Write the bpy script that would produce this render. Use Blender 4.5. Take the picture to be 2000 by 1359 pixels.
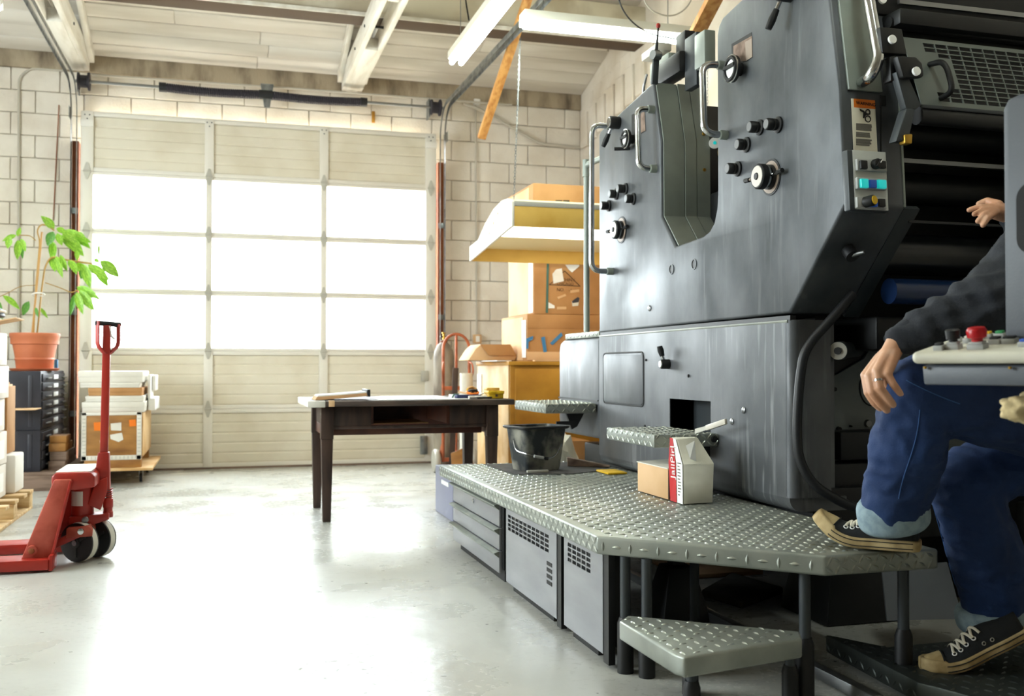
import bpy, bmesh, math, random
from mathutils import Vector as V, Matrix as MX, noise
random.seed(7)
for o in list(bpy.data.objects): bpy.data.objects.remove(o)
SC = bpy.context.scene
COL = SC.collection
# ------------------------------------------------------------------ camera
FPX = 1944.4
YAW, PIT, CH = math.radians(16.3), math.atan(36.5/FPX), 0.94
_cy, _sy, _cp, _sp = math.cos(YAW), math.sin(YAW), math.cos(PIT), math.sin(PIT)
FW = V((_sy*_cp, _cy*_cp, _sp)); RT = V((_cy, -_sy, 0)); UP = V((-_sy*_sp, -_cy*_sp, _cp)); CP = V((0, 0, CH))
cd = bpy.data.cameras.new('camera'); cam = bpy.data.objects.new('camera', cd); COL.objects.link(cam)
cd.sensor_width = 36; cd.lens = 36*FPX/2000; cd.clip_start = .05; cd.clip_end = 200
cam.location = CP; cam.rotation_euler = (math.pi/2+PIT, 0, -YAW)
cd.dof.use_dof = True; cd.dof.focus_distance = 3.5; cd.dof.aperture_fstop = 4.0
SC.camera = cam
# ------------------------------------------------------------------ light
WORLD_STRENGTH, EXPOSURE = 9.0, 1.33
w = bpy.data.worlds.new('overcast'); SC.world = w; w.use_nodes = True
bg = w.node_tree.nodes['Background']; bg.inputs[0].default_value = (.93, .97, 1, 1); bg.inputs[1].default_value = WORLD_STRENGTH
SC.view_settings.view_transform = 'Standard'; SC.view_settings.look = 'None'
SC.view_settings.exposure = EXPOSURE; SC.view_settings.gamma = 1; SC.view_settings.use_curve_mapping = False
def portal(name, loc, rot, sx, sy):          # marks a window opening for sky sampling
    l = bpy.data.lights.new(name, 'AREA'); l.shape = 'RECTANGLE'; l.size = sx; l.size_y = sy
    l.cycles.is_portal = True
    o = bpy.data.objects.new(name, l); COL.objects.link(o); o.location = loc; o.rotation_euler = rot
portal('daylight_door', (.41, 9.80, 1.90), (-math.pi/2, 0, 0), 3.2, 1.75)
portal('daylight_side', (-4.0, 4.7, 2.1), (0, -math.pi/2, 0), 2.0, 3.3)
# ------------------------------------------------------------------ pixel helpers (photo frame 2000 x 1359)
def ray(x, y): return FW+RT*((x-1000)/FPX)+UP*((679.5-y)/FPX)
def _at(x, y, k, v):
    r = ray(x, y); return CP+r*((v-CP[k])/r[k])
def onX(x, y, v): return _at(x, y, 0, v)
def onY(x, y, v): return _at(x, y, 1, v)
def onZ(x, y, v): return _at(x, y, 2, v)
def onD(x, y, d): return CP+ray(x, y)*d
# ------------------------------------------------------------------ materials
def lin(h):
    h = h.lstrip('#'); c = [int(h[i:i+2], 16)/255 for i in (0, 2, 4)]
    return tuple(x/12.92 if x <= .04045 else ((x+.055)/1.055)**2.4 for x in c)+(1,)
MATS = {}
def mat(n, col, rough=.5, metal=0, col2=None, sc=6., lo=.42, hi=.62, bump=0, bsc=40., stretch=(1, 1, 1), emit=0, spec=.5, detail=5, r2=None, coat=0):
    m = bpy.data.materials.new(n); m.use_nodes = True; nt = m.node_tree; b = nt.nodes['Principled BSDF']
    b.inputs['Base Color'].default_value = lin(col); b.inputs['Roughness'].default_value = rough; b.inputs['Metallic'].default_value = metal
    b.inputs['Specular IOR Level'].default_value = spec; b.inputs['Coat Weight'].default_value = coat
    if emit: b.inputs['Emission Color'].default_value = lin(col); b.inputs['Emission Strength'].default_value = emit
    if col2 or bump:
        tc = nt.nodes.new('ShaderNodeTexCoord'); mp = nt.nodes.new('ShaderNodeMapping'); mp.inputs['Scale'].default_value = stretch
        nt.links.new(tc.outputs['Object'], mp.inputs[0])
    if col2:
        nz = nt.nodes.new('ShaderNodeTexNoise'); nz.inputs['Scale'].default_value = sc; nz.inputs['Detail'].default_value = detail
        nt.links.new(mp.outputs[0], nz.inputs['Vector'])
        cr = nt.nodes.new('ShaderNodeValToRGB'); cr.color_ramp.elements[0].position = lo; cr.color_ramp.elements[1].position = hi
        cr.color_ramp.elements[0].color = lin(col); cr.color_ramp.elements[1].color = lin(col2)
        nt.links.new(nz.outputs[0], cr.inputs[0]); nt.links.new(cr.outputs[0], b.inputs['Base Color'])
        if r2 is not None:
            mr = nt.nodes.new('ShaderNodeMapRange'); mr.inputs[1].default_value = lo; mr.inputs[2].default_value = hi
            mr.inputs[3].default_value = rough; mr.inputs[4].default_value = r2
            nt.links.new(nz.outputs[0], mr.inputs[0]); nt.links.new(mr.outputs[0], b.inputs['Roughness'])
    if bump:
        n2 = nt.nodes.new('ShaderNodeTexNoise'); n2.inputs['Scale'].default_value = bsc; n2.inputs['Detail'].default_value = 4
        nt.links.new(mp.outputs[0], n2.inputs['Vector'])
        bp = nt.nodes.new('ShaderNodeBump'); bp.inputs['Strength'].default_value = bump; bp.inputs['Distance'].default_value = .01
        nt.links.new(n2.outputs[0], bp.inputs['Height']); nt.links.new(bp.outputs[0], b.inputs['Normal'])
    MATS[n] = m; return m
M = {}
def dm(k, *a, **kw): M[k] = mat(k, *a, **kw)
dm('block', '#dfd7ca', .8, col2='#d3c9ba', sc=3, bump=.35, bsc=60)
dm('mortar', '#d0c6b6', .9, bump=.3, bsc=50)
dm('bond', '#a69780', .9, col2='#5e5040', sc=2.2, lo=.45, hi=.72, bump=.4, bsc=30, stretch=(3, 1, 1))
dm('rightwall', '#d8cfc2', .8, col2='#c4b7a5', sc=2, bump=.2, bsc=50)
dm('board', '#dcd6cb', .7, col2='#c8c0b3', sc=1.3, bump=.12, bsc=30, stretch=(.5, 3, 3))
dm('truss', '#e2ded4', .6, col2='#cfc8ba', sc=4, stretch=(3, .5, 3))
dm('beam', '#d5cdb8', .6, col2='#b9ae97', sc=3)
dm('doorpaint', '#ddd6c4', .55, col2='#d2c9b4', sc=2)
dm('doorframe', '#e0dbd0', .5)
dm('hinge', '#b9b6ab', .5, .3)
dm('galv', '#9a9ea0', .35, .85, col2='#6f7477', sc=12)
dm('rust', '#8a4a22', .75, col2='#5f3018', sc=5, stretch=(1, 1, .4))
dm('spring', '#2b2730', .6)
dm('jamb', '#b06a35', .7, col2='#8a4a20', sc=4, stretch=(3, 3, .5))
dm('pine', '#c99453', .6, col2='#ab7137', sc=5, stretch=(6, 6, .7))
dm('conduit', '#b5aea0', .6)
dm('tube', '#f4fff8', .4, emit=14)
dm('tubesoft', '#fff6e2', .4, emit=3)
dm('beamshade', '#4d3b2a', .8)  # dark brown stands in for the shade under the roof beam
dm('fixture', '#dedbcd', .5)
dm('redpaint', '#a5291c', .42, col2='#7c1d14', sc=5, lo=.5, hi=.72, bump=.05, bsc=30)
dm('redworn', '#b4523f', .55, col2='#93331f', sc=9, lo=.4, hi=.62)
dm('tyre', '#1a1b1c', .55)
dm('hub', '#2a2b2c', .6)
dm('steel', '#8b8d8e', .35, .9)
dm('dark', '#17181a', .5)
dm('black', '#0c0d0e', .55)
dm('chrome', '#c9cccd', .18, 1)
dm('label', '#dcd9d0', .7)
dm('terracotta', '#c9744c', .6, col2='#b9623c', sc=3)
dm('soil', '#3a2a20', .95)
dm('leaf', '#76ab28', .45, col2='#a3d046', sc=7)
dm('leafd', '#47812c', .45, col2='#669c3a', sc=7)
dm('stem', '#a8823f', .6)
dm('stake', '#b98a4c', .6)
dm('filecab', '#26272f', .45, col2='#30313a', sc=4)
dm('card', '#b98a58', .8, col2='#a97a49', sc=3)
dm('cardl', '#d8b286', .8, col2='#cba274', sc=3)
dm('white', '#e6e2da', .6)
dm('whitebox', '#dedacf', .6, col2='#d4cfc2', sc=4)
dm('carton', '#ddd5cb', .7, col2='#d2c9bc', sc=3)
dm('ply', '#a8773a', .6, col2='#7d5122', sc=4, lo=.35, hi=.7, stretch=(1, 1, 3))
dm('plyl', '#d9b787', .6, col2='#c49a62', sc=5)
dm('palletw', '#d3b685', .7, col2='#b48c55', sc=6, stretch=(.6, 4, 4))
dm('oldwood', '#8b7566', .8, col2='#6e5a4c', sc=6, stretch=(.6, 4, 4))
dm('walnut', '#3d2a20', .5, col2='#2a1b14', sc=7, stretch=(4, 4, .7), bump=.06, bsc=60)
dm('walnutr', '#5d3322', .5, col2='#44241a', sc=6)
dm('deskedge', '#54443a', .6, col2='#2a2320', sc=9, lo=.35, hi=.6, stretch=(.5, 3, 3))
dm('copper', '#b8643c', .45, .2, col2='#8f4a2c', sc=9)
dm('cyl', '#968c7b', .6, col2='#6b5e50', sc=5, lo=.4, hi=.6, stretch=(1.5, 1.5, .6))
dm('brass', '#b08a35', .35, .8)
dm('yellowwood', '#c08a2c', .5, col2='#a8741f', sc=3)
dm('hoodyellow', '#d8b057', .6, col2='#c89c40', sc=3)
dm('hoodin', '#f2e3b4', .7)
dm('hoodend', '#e9e4d8', .6)
dm('tape', '#3f83b9', .6)
dm('ink', '#4a3524', .8)
dm('yellow', '#d8ac12', .5)
dm('navy', '#1f2a55', .6)
dm('teal', '#3f6b63', .6)
dm('press', '#5e6165', .40, .4, col2='#505457', sc=5, lo=.35, hi=.7, bump=.03, bsc=220, stretch=(1, 1, .35), r2=.48, spec=.6)
dm('presslow', '#6b6d70', .38, .5, col2='#585b5e', sc=7, lo=.38, hi=.66, bump=.03, bsc=160, stretch=(1, 1.6, .22), r2=.46, spec=.6)
dm('pressgreen', '#959d94', .42, .1, col2='#889088', sc=5, bump=.04, bsc=250)
dm('capgrey', '#77787a', .4, .3)
dm('dialscale', '#9c8b7c', .5)
dm('pressdark', '#373c3f', .5, .1, bump=.05, bsc=200)
dm('pressblack', '#0b0c0d', .5)
dm('roller', '#1b1d1e', .28, .2)
dm('blueroll', '#0f2850', .3)
dm('alu', '#9ca098', .38, .5, col2='#888d85', sc=5, r2=.5)
dm('alulug', '#a4a8a1', .3, .8)
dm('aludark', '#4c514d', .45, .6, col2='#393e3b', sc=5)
dm('brushed', '#98999c', .34, .5, col2='#8b8c90', sc=3, lo=.3, hi=.75, stretch=(1, 1, 4), r2=.42)
dm('puttyk', '#c4bdb0', .5)
dm('greybox', '#8d8fa3', .5)
dm('bucket', '#23282c', .5, col2='#8e8c80', sc=7, lo=.42, hi=.62, detail=9)
dm('mat', '#4a4642', .9, col2='#3a3734', sc=20)
dm('sign_orange', '#e8770f', .5)
dm('sign_white', '#e6e0cc', .5)
dm('text', '#1c1714', .7)
dm('textgrey', '#6f6a60', .7)
dm('redprint', '#c3141c', .5, col2='#b01018', sc=4)
dm('bag', '#d9d6c6', .7, col2='#c8c4b4', sc=4, bump=.15, bsc=14)
dm('lampteal', '#18b0ae', .3, emit=.28)
dm('ctrlplate', '#c6c9c5', .45, .1)
dm('guardgrey', '#646b66', .42, .2)
dm('innerplate', '#858c8a', .5, .1)
dm('lampblue', '#1f4fa8', .4, emit=.05)
dm('consoletop', '#d6d3c2', .5, col2='#c9c5b3', sc=5)
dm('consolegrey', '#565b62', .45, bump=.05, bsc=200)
dm('btngrey', '#a9aaa7', .5)
dm('btnred', '#b5121c', .3)
dm('green', '#1e8b4d', .5)
dm('bluebtn', '#2452b4', .45)
dm('rag', '#cdb98c', .9, bump=.3, bsc=30)
dm('skin', '#d0a081', .45, col2='#c28d6c', sc=14, bump=.04, bsc=140)
dm('nail', '#d6a58d', .3)
dm('jeans', '#133160', .85, col2='#0b244a', sc=5, lo=.35, hi=.7, bump=.15, bsc=260)
dm('seam', '#2d5287', .8)
dm('cuff', '#8fa3ac', .9, col2='#7e939e', sc=40, bump=.15, bsc=260)
dm('hoodie', '#1d2026', .9, col2='#24272e', sc=6, bump=.2, bsc=220)
dm('canvas', '#141719', .8, bump=.1, bsc=300)
dm('rubber', '#c2ab7c', .7, col2='#9c8455', sc=14)
dm('lace', '#d9d1bd', .8)
dm('hair', '#2a1d14', .7)
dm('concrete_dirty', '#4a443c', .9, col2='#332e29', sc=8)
dm('paper', '#efefec', .7)
dm('glassdial', '#d9d4cb', .25)
# floor: sealed pale concrete with chips and scuffed patches
def floor_mat():
    m = bpy.data.materials.new('floor'); m.use_nodes = True; nt = m.node_tree; N = nt.nodes; L = nt.links; b = N['Principled BSDF']
    tc = N.new('ShaderNodeTexCoord')
    def nz(s, d=6):
        n = N.new('ShaderNodeTexNoise'); n.inputs['Scale'].default_value = s; n.inputs['Detail'].default_value = d; L.new(tc.outputs['Object'], n.inputs['Vector']); return n
    def ramp(src, a, c, ca, cb):
        r = N.new('ShaderNodeValToRGB'); e = r.color_ramp.elements; e[0].position = a; e[1].position = c; e[0].color = ca; e[1].color = cb; L.new(src, r.inputs[0]); return r
    base = ramp(nz(1.6).outputs[0], .35, .7, lin('#b9b9b3'), lin('#aeaea7'))
    # small chips: voronoi distance with random presence
    vo = N.new('ShaderNodeTexVoronoi'); vo.inputs['Scale'].default_value = 11; vo.inputs['Randomness'].default_value = 1
    wn = nz(30, 3); mixv = N.new('ShaderNodeVectorMath'); mixv.operation = 'MULTIPLY_ADD'; mixv.inputs[1].default_value = (.03,)*3
    L.new(wn.outputs['Color'], mixv.inputs[0]); L.new(tc.outputs['Object'], mixv.inputs[2]); L.new(mixv.outputs[0], vo.inputs['Vector'])
    chip = ramp(vo.outputs['Distance'], .055, .075, (1,)*4, (0, 0, 0, 1))
    sel = ramp(vo.outputs['Color'], .5, .52, (0, 0, 0, 1), (1,)*4)
    mul = N.new('ShaderNodeMath'); mul.operation = 'MULTIPLY'; L.new(chip.outputs[0], mul.inputs[0]); L.new(sel.outputs[0], mul.inputs[1])
    # scuffed fine speckle in patches
    sp = ramp(nz(38, 8).outputs[0], .56, .64, (0, 0, 0, 1), (1,)*4)
    pt = ramp(nz(.9, 3).outputs[0], .42, .72, (0, 0, 0, 1), (1,)*4)
    mul2 = N.new('ShaderNodeMath'); mul2.operation = 'MULTIPLY'; L.new(sp.outputs[0], mul2.inputs[0]); L.new(pt.outputs[0], mul2.inputs[1])
    mul3 = N.new('ShaderNodeMath'); mul3.operation = 'MULTIPLY'; mul3.inputs[1].default_value = .55; L.new(mul2.outputs[0], mul3.inputs[0])
    m1 = N.new('ShaderNodeMixRGB'); L.new(mul.outputs[0], m1.inputs[0]); L.new(base.outputs[0], m1.inputs[1]); m1.inputs[2].default_value = lin('#5c5a54')
    m2 = N.new('ShaderNodeMixRGB'); L.new(mul3.outputs[0], m2.inputs[0]); L.new(m1.outputs[0], m2.inputs[1]); m2.inputs[2].default_value = lin('#7d7b73')
    L.new(m2.outputs[0], b.inputs['Base Color'])
    rr = N.new('ShaderNodeMapRange'); L.new(nz(2.5).outputs[0], rr.inputs[0]); rr.inputs[1].default_value = .3; rr.inputs[2].default_value = .7; rr.inputs[3].default_value = .2; rr.inputs[4].default_value = .4
    ad = N.new('ShaderNodeMath'); ad.operation = 'MULTIPLY_ADD'; L.new(mul2.outputs[0], ad.inputs[0]); ad.inputs[1].default_value = .35; L.new(rr.outputs[0], ad.inputs[2])
    L.new(ad.outputs[0], b.inputs['Roughness'])
    bp = N.new('ShaderNodeBump'); bp.inputs['Strength'].default_value = .12; bp.inputs['Distance'].default_value = .01; L.new(nz(14).outputs[0], bp.inputs['Height']); L.new(bp.outputs[0], b.inputs['Normal'])
    M['floor'] = m
floor_mat()
def press_mat(key, c1, c2, c3, streak):      # satin grey machine paint with mottling and vertical scuffs
    m = bpy.data.materials.new(key); m.use_nodes = True; nt = m.node_tree; N = nt.nodes; L = nt.links; b = N['Principled BSDF']
    tc = N.new('ShaderNodeTexCoord')
    def nz(s, st, d=6):
        mp = N.new('ShaderNodeMapping'); mp.inputs['Scale'].default_value = st; L.new(tc.outputs['Object'], mp.inputs[0])
        n = N.new('ShaderNodeTexNoise'); n.inputs['Scale'].default_value = s; n.inputs['Detail'].default_value = d; L.new(mp.outputs[0], n.inputs['Vector']); return n
    def rng(src, a, c, o0, o1):
        r = N.new('ShaderNodeMapRange'); r.inputs[1].default_value = a; r.inputs[2].default_value = c; r.inputs[3].default_value = o0; r.inputs[4].default_value = o1; L.new(src, r.inputs[0]); return r
    big = nz(2.6, (1, 1, .7), 9); st = nz(34, (1, 1, .09), 4); patch = nz(2.4, (1, 1, 1), 3)
    x1 = N.new('ShaderNodeMixRGB'); L.new(rng(big.outputs[0], .36, .66, 0, 1).outputs[0], x1.inputs[0]); x1.inputs[1].default_value = lin(c1); x1.inputs[2].default_value = lin(c2)
    a = rng(st.outputs[0], .56, .72, 0, 1); p = rng(patch.outputs[0], .44, .62, 0, streak); mu = N.new('ShaderNodeMath'); mu.operation = 'MULTIPLY'; L.new(a.outputs[0], mu.inputs[0]); L.new(p.outputs[0], mu.inputs[1])
    x2 = N.new('ShaderNodeMixRGB'); L.new(mu.outputs[0], x2.inputs[0]); L.new(x1.outputs[0], x2.inputs[1]); x2.inputs[2].default_value = lin(c3); L.new(x2.outputs[0], b.inputs['Base Color'])
    b.inputs['Metallic'].default_value = .4; b.inputs['Specular IOR Level'].default_value = .6
    L.new(rng(big.outputs[0], .34, .68, .42, .56).outputs[0], b.inputs['Roughness'])
    gr = nz(260, (1, 1, 1), 2); bp = N.new('ShaderNodeBump'); bp.inputs['Strength'].default_value = .05; bp.inputs['Distance'].default_value = .004; L.new(gr.outputs[0], bp.inputs['Height']); L.new(bp.outputs[0], b.inputs['Normal'])
    M[key] = m
press_mat('press', '#65686c', '#3c4043', '#7d8084', .3)
press_mat('presslow', '#6c6e71', '#46494c', '#9a9c9e', .5)
def glass_mat():
    m = bpy.data.materials.new('pane_glass'); m.use_nodes = True; nt = m.node_tree; N = nt.nodes; L = nt.links
    N.remove(N['Principled BSDF']); t = N.new('ShaderNodeBsdfTransparent'); t.inputs[0].default_value = (.95, .98, .98, 1)
    g = N.new('ShaderNodeBsdfGlossy'); g.inputs['Roughness'].default_value = .05; mx = N.new('ShaderNodeMixShader'); mx.inputs[0].default_value = .06
    L.new(t.outputs[0], mx.inputs[1]); L.new(g.outputs[0], mx.inputs[2]); L.new(mx.outputs[0], N['Material Output'].inputs[0]); M['glass'] = m
glass_mat()
# ------------------------------------------------------------------ mesh builder
class MB:
    def __init__(s, m=None): s.v = []; s.f = []; s.m = m
    def add(s, vs, fs):
        o = len(s.v)
        for p in vs: s.v.append((s.m @ V(p)) if s.m else V(p))
        for f in fs: s.f.append([i+o for i in f])
        return s
    def box(s, x0, y0, z0, x1, y1, z1):
        x0, x1 = min(x0, x1), max(x0, x1); y0, y1 = min(y0, y1), max(y0, y1); z0, z1 = min(z0, z1), max(z0, z1)
        return s.add([(x0, y0, z0), (x1, y0, z0), (x1, y1, z0), (x0, y1, z0), (x0, y0, z1), (x1, y0, z1), (x1, y1, z1), (x0, y1, z1)],
                     [(0, 3, 2, 1), (4, 5, 6, 7), (0, 1, 5, 4), (1, 2, 6, 5), (2, 3, 7, 6), (3, 0, 4, 7)])
    def hexa(s, a, b):                      # bottom ring a (4), top ring b (4)
        return s.add(list(a)+list(b), [(0, 3, 2, 1), (4, 5, 6, 7), (0, 1, 5, 4), (1, 2, 6, 5), (2, 3, 7, 6), (3, 0, 4, 7)])
    def bar(s, p, q, w, h, up=(0, 0, 1)):
        p, q = V(p), V(q); d = (q-p).normalized(); x = d.cross(V(up))
        if x.length < 1e-4: x = d.cross(V((0, 1, 0)))
        x.normalize(); y = x.cross(d).normalized(); x *= w/2; y *= h/2
        return s.hexa([p-x-y, p+x-y, p+x+y, p-x+y], [q-x-y, q+x-y, q+x+y, q-x+y])
    def tube(s, pts, r, n=10, cap=True, closed=False, flat=None):
        pts = [V(p) for p in pts]; k = len(pts); rs = r if isinstance(r, (list, tuple)) else [r]*k
        rings = []; nrm = None
        for i in range(k):
            if closed: t = (pts[(i+1) % k]-pts[i-1])
            else: t = pts[min(i+1, k-1)]-pts[max(i-1, 0)]
            if t.length < 1e-9: t = V((0, 0, 1))
            t.normalize()
            if nrm is None:
                nrm = t.orthogonal() if flat is None else V(flat)
            nrm = nrm-t*nrm.dot(t)
            if nrm.length < 1e-6: nrm = t.orthogonal()
            nrm.normalize(); b = t.cross(nrm)
            ring = []
            for j in range(n):
                a = 2*math.pi*j/n
                rr = rs[i]
                if isinstance(rr, (tuple, list)): ring.append(pts[i]+nrm*(math.cos(a)*rr[0])+b*(math.sin(a)*rr[1]))
                else: ring.append(pts[i]+nrm*(math.cos(a)*rr)+b*(math.sin(a)*rr))
            rings.append(ring)
        vs = [p for g in rings for p in g]; fs = []
        for i in range(k if closed else k-1):
            a, b2 = i*n, ((i+1) % k)*n
            for j in range(n): fs.append((a+j, a+(j+1) % n, b2+(j+1) % n, b2+j))
        if cap and not closed: fs += [tuple(range(n-1, -1, -1)), tuple(range((k-1)*n, k*n))]
        return s.add(vs, fs)
    def cyl(s, p, q, r, n=20, r2=None): return s.tube([p, q], [r, r if r2 is None else r2], n)
    def prism(s, poly, ax, a, b):           # poly in the two other axes (cyclic order x,y,z)
        def P(u, t):
            if ax == 0: return (t, u[0], u[1])
            if ax == 1: return (u[0], t, u[1])
            return (u[0], u[1], t)
        k = len(poly); vs = [P(u, a) for u in poly]+[P(u, b) for u in poly]
        fs = [tuple(range(k)), tuple(range(2*k-1, k-1, -1))]+[(i, k+i, k+(i+1) % k, (i+1) % k) for i in range(k)]
        return s.add(vs, fs)
    def lathe(s, prof, c, n=28, axis=(0, 0, 1), capb=True, capt=True):
        ax = V(axis).normalized(); u = ax.orthogonal().normalized(); w = ax.cross(u); c = V(c); vs = []; fs = []
        for r, h in prof:
            for j in range(n):
                a = 2*math.pi*j/n; vs.append(c+ax*h+u*(r*math.cos(a))+w*(r*math.sin(a)))
        for i in range(len(prof)-1):
            for j in range(n): fs.append((i*n+j, i*n+(j+1) % n, (i+1)*n+(j+1) % n, (i+1)*n+j))
        if capb: fs.append(tuple(range(n-1, -1, -1)))
        if capt: fs.append(tuple(range((len(prof)-1)*n, len(prof)*n)))
        return s.add(vs, fs)
    def plate(s, us, vs, hole, o, u, v, t):  # sheet with rectangular holes; thickness t along u x v
        o, u, v = V(o), V(u), V(v); nn = u.cross(v).normalized()*t
        nu, nv = len(us)-1, len(vs)-1
        solid = [[not hole(i, j) for j in range(nv)] for i in range(nu)]
        P = lambda i, j, k: o+u*us[i]+v*vs[j]+nn*k
        for i in range(nu):
            for j in range(nv):
                if not solid[i][j]: continue
                s.add([P(i, j, 0), P(i+1, j, 0), P(i+1, j+1, 0), P(i, j+1, 0), P(i, j, 1), P(i+1, j, 1), P(i+1, j+1, 1), P(i, j+1, 1)],
                      [(3, 2, 1, 0), (4, 5, 6, 7)])
                q = len(s.v)-8
                for di, dj, e in ((0, -1, (0, 1, 5, 4)), (1, 0, (1, 2, 6, 5)), (0, 1, (2, 3, 7, 6)), (-1, 0, (3, 0, 4, 7))):
                    a, b = i+di, j+dj
                    if a < 0 or b < 0 or a >= nu or b >= nv or not solid[a][b]: s.f.append([q+k for k in e])
        return s
    def build(s, name, m, parent=None, bev=0, seg=2, smooth=40, w=None, label=None, kind=None, merge=0):
        me = bpy.data.meshes.new(name); off = V((0, 0, 0))
        if w is not None: off = V(w)
        bm = bmesh.new(); vv = [bm.verts.new(p-off) for p in s.v]
        for f in s.f:
            try: bm.faces.new([vv[i] for i in f])
            except ValueError: pass
        if merge: bmesh.ops.remove_doubles(bm, verts=bm.verts, dist=merge)
        bmesh.ops.recalc_face_normals(bm, faces=bm.faces)
        if bev:
            es = [e for e in bm.edges if len(e.link_faces) == 2 and e.calc_face_angle(0) > .5]
            bmesh.ops.bevel(bm, geom=es, offset=bev, segments=seg, profile=.5, affect='EDGES', clamp_overlap=True)
        bm.to_mesh(me); bm.free()
        if smooth:
            me.polygons.foreach_set('use_smooth', [True]*len(me.polygons)); me.set_sharp_from_angle(angle=math.radians(smooth))
        me.materials.append(M[m] if isinstance(m, str) else m)
        o = bpy.data.objects.new(name, me); COL.objects.link(o)
        if parent: o.parent = parent
        if label: o['label'] = label
        if kind: o['kind'] = kind
        return o
def tag(o, label, cat, group=None, kind=None):
    o['label'] = label; o['category'] = cat
    if group: o['group'] = group
    if kind: o['kind'] = kind
    return o
def thing(name, label, cat, loc=(0, 0, 0), rz=0, group=None, kind=None):
    o = bpy.data.objects.new(name, None); COL.objects.link(o); o.empty_display_size = .1
    o.location = loc; o.rotation_euler = (0, 0, rz); tag(o, label, cat, group, kind); return o
def struct(o, label=None):
    o['kind'] = 'structure'
    if label: o['label'] = label
    return o
def copy_tree(o, parent=None):
    c = o.copy(); COL.objects.link(c); c.parent = parent
    for ch in list(o.children): copy_tree(ch, c)
    return c
def rrect(cx, cy, w, h, r, n=5):             # rounded rectangle outline
    out = []
    for sx, sy, a0 in ((1, 1, 0), (-1, 1, 90), (-1, -1, 180), (1, -1, 270)):
        for k in range(n+1):
            a = math.radians(a0+90*k/n); out.append((cx+sx*(w/2-r)+r*math.cos(a), cy+sy*(h/2-r)+r*math.sin(a)))
    return out
def arc(c, r, a0, a1, n, f): return [f(c[0]+r*math.cos(math.radians(a0+(a1-a0)*k/n)), c[1]+r*math.sin(math.radians(a0+(a1-a0)*k/n))) for k in range(n+1)]
def fillet(pts, r, n=5):                     # rounded polyline
    pts = [V(p) for p in pts]; out = [pts[0]]
    for i in range(1, len(pts)-1):
        a, b, c = pts[i-1], pts[i], pts[i+1]; d1 = (a-b); d2 = (c-b); k = min(r, d1.length*.49, d2.length*.49)
        p, q = b+d1.normalized()*k, b+d2.normalized()*k
        for j in range(n+1):
            t = j/n; out.append(p*(1-t)**2+b*2*t*(1-t)+q*t*t)
    out.append(pts[-1]); return out
def inpoly(x, y, poly):
    c = False; j = len(poly)-1
    for i in range(len(poly)):
        if (poly[i][1] > y) != (poly[j][1] > y) and x < (poly[j][0]-poly[i][0])*(y-poly[i][1])/(poly[j][1]-poly[i][1])+poly[i][0]: c = not c
        j = i
    return c
def lugs(mb, o, u, v, poly, pitch=.036, ln=.026, wd=.0085, ht=.003, ang=45, inset=.012):
    o, u, v = V(o), V(u).normalized(), V(v).normalized(); n = u.cross(v).normalized()
    xs = [p[0] for p in poly]; ys = [p[1] for p in poly]
    i0, i1 = int(min(xs)/pitch)-1, int(max(xs)/pitch)+1; j0, j1 = int(min(ys)/pitch)-1, int(max(ys)/pitch)+1
    for i in range(i0, i1+1):
        for j in range(j0, j1+1):
            x, y = (i+.5)*pitch, (j+.5)*pitch
            if not all(inpoly(x+dx, y+dy, poly) for dx, dy in ((inset, 0), (-inset, 0), (0, inset), (0, -inset))): continue
            a = math.radians(ang if (i+j) % 2 else ang+90); d = u*math.cos(a)+v*math.sin(a); e = u*-math.sin(a)+v*math.cos(a); c = o+u*x+v*y
            mb.add([c-d*ln/2, c-e*wd/2-d*ln*.12, c-e*wd/2+d*ln*.12, c+d*ln/2, c+e*wd/2+d*ln*.12, c+e*wd/2-d*ln*.12, c+n*ht-d*ln*.25, c+n*ht+d*ln*.25],
                   [(0, 1, 6), (1, 2, 7, 6), (2, 3, 7), (3, 4, 7), (4, 5, 6, 7), (5, 0, 6)])
def text_mesh(name, body, size, m, parent, mtx, ext=.0004, align='CENTER'):
    cu = bpy.data.curves.new(name, 'FONT'); cu.body = body; cu.size = size; cu.align_x = align; cu.align_y = 'CENTER'; cu.extrude = ext
    t = bpy.data.objects.new(name, cu); COL.objects.link(t); dg = bpy.context.evaluated_depsgraph_get()
    me = bpy.data.meshes.new_from_object(t.evaluated_get(dg)); bpy.data.objects.remove(t)
    me.transform(mtx); me.materials.clear(); me.materials.append(M[m])
    o = bpy.data.objects.new(name, me); COL.objects.link(o); o.parent = parent; return o
def frame(o, u, v):                          # matrix whose x,y axes are u,v at o
    u = V(u).normalized(); v = V(v); n = u.cross(v).normalized(); v = n.cross(u)
    return MX(((u[0], v[0], n[0], o[0]), (u[1], v[1], n[1], o[1]), (u[2], v[2], n[2], o[2]), (0, 0, 0, 1)))
# ================================================================== THE ROOM
XL, XR, YB, YF = -4.2, 3.57, 9.68, -8.0
struct(MB().box(XL-.2, YF-.2, -.12, XR+.2, YB+.25, 0).build('floor', 'floor', smooth=0), 'pale sealed concrete floor')
struct(MB().box(-12, YB+.25, -.14, 14, 40, -.02).build('ground_outside', 'mortar', smooth=0), 'bright pavement outside the roll-up door')
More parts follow.
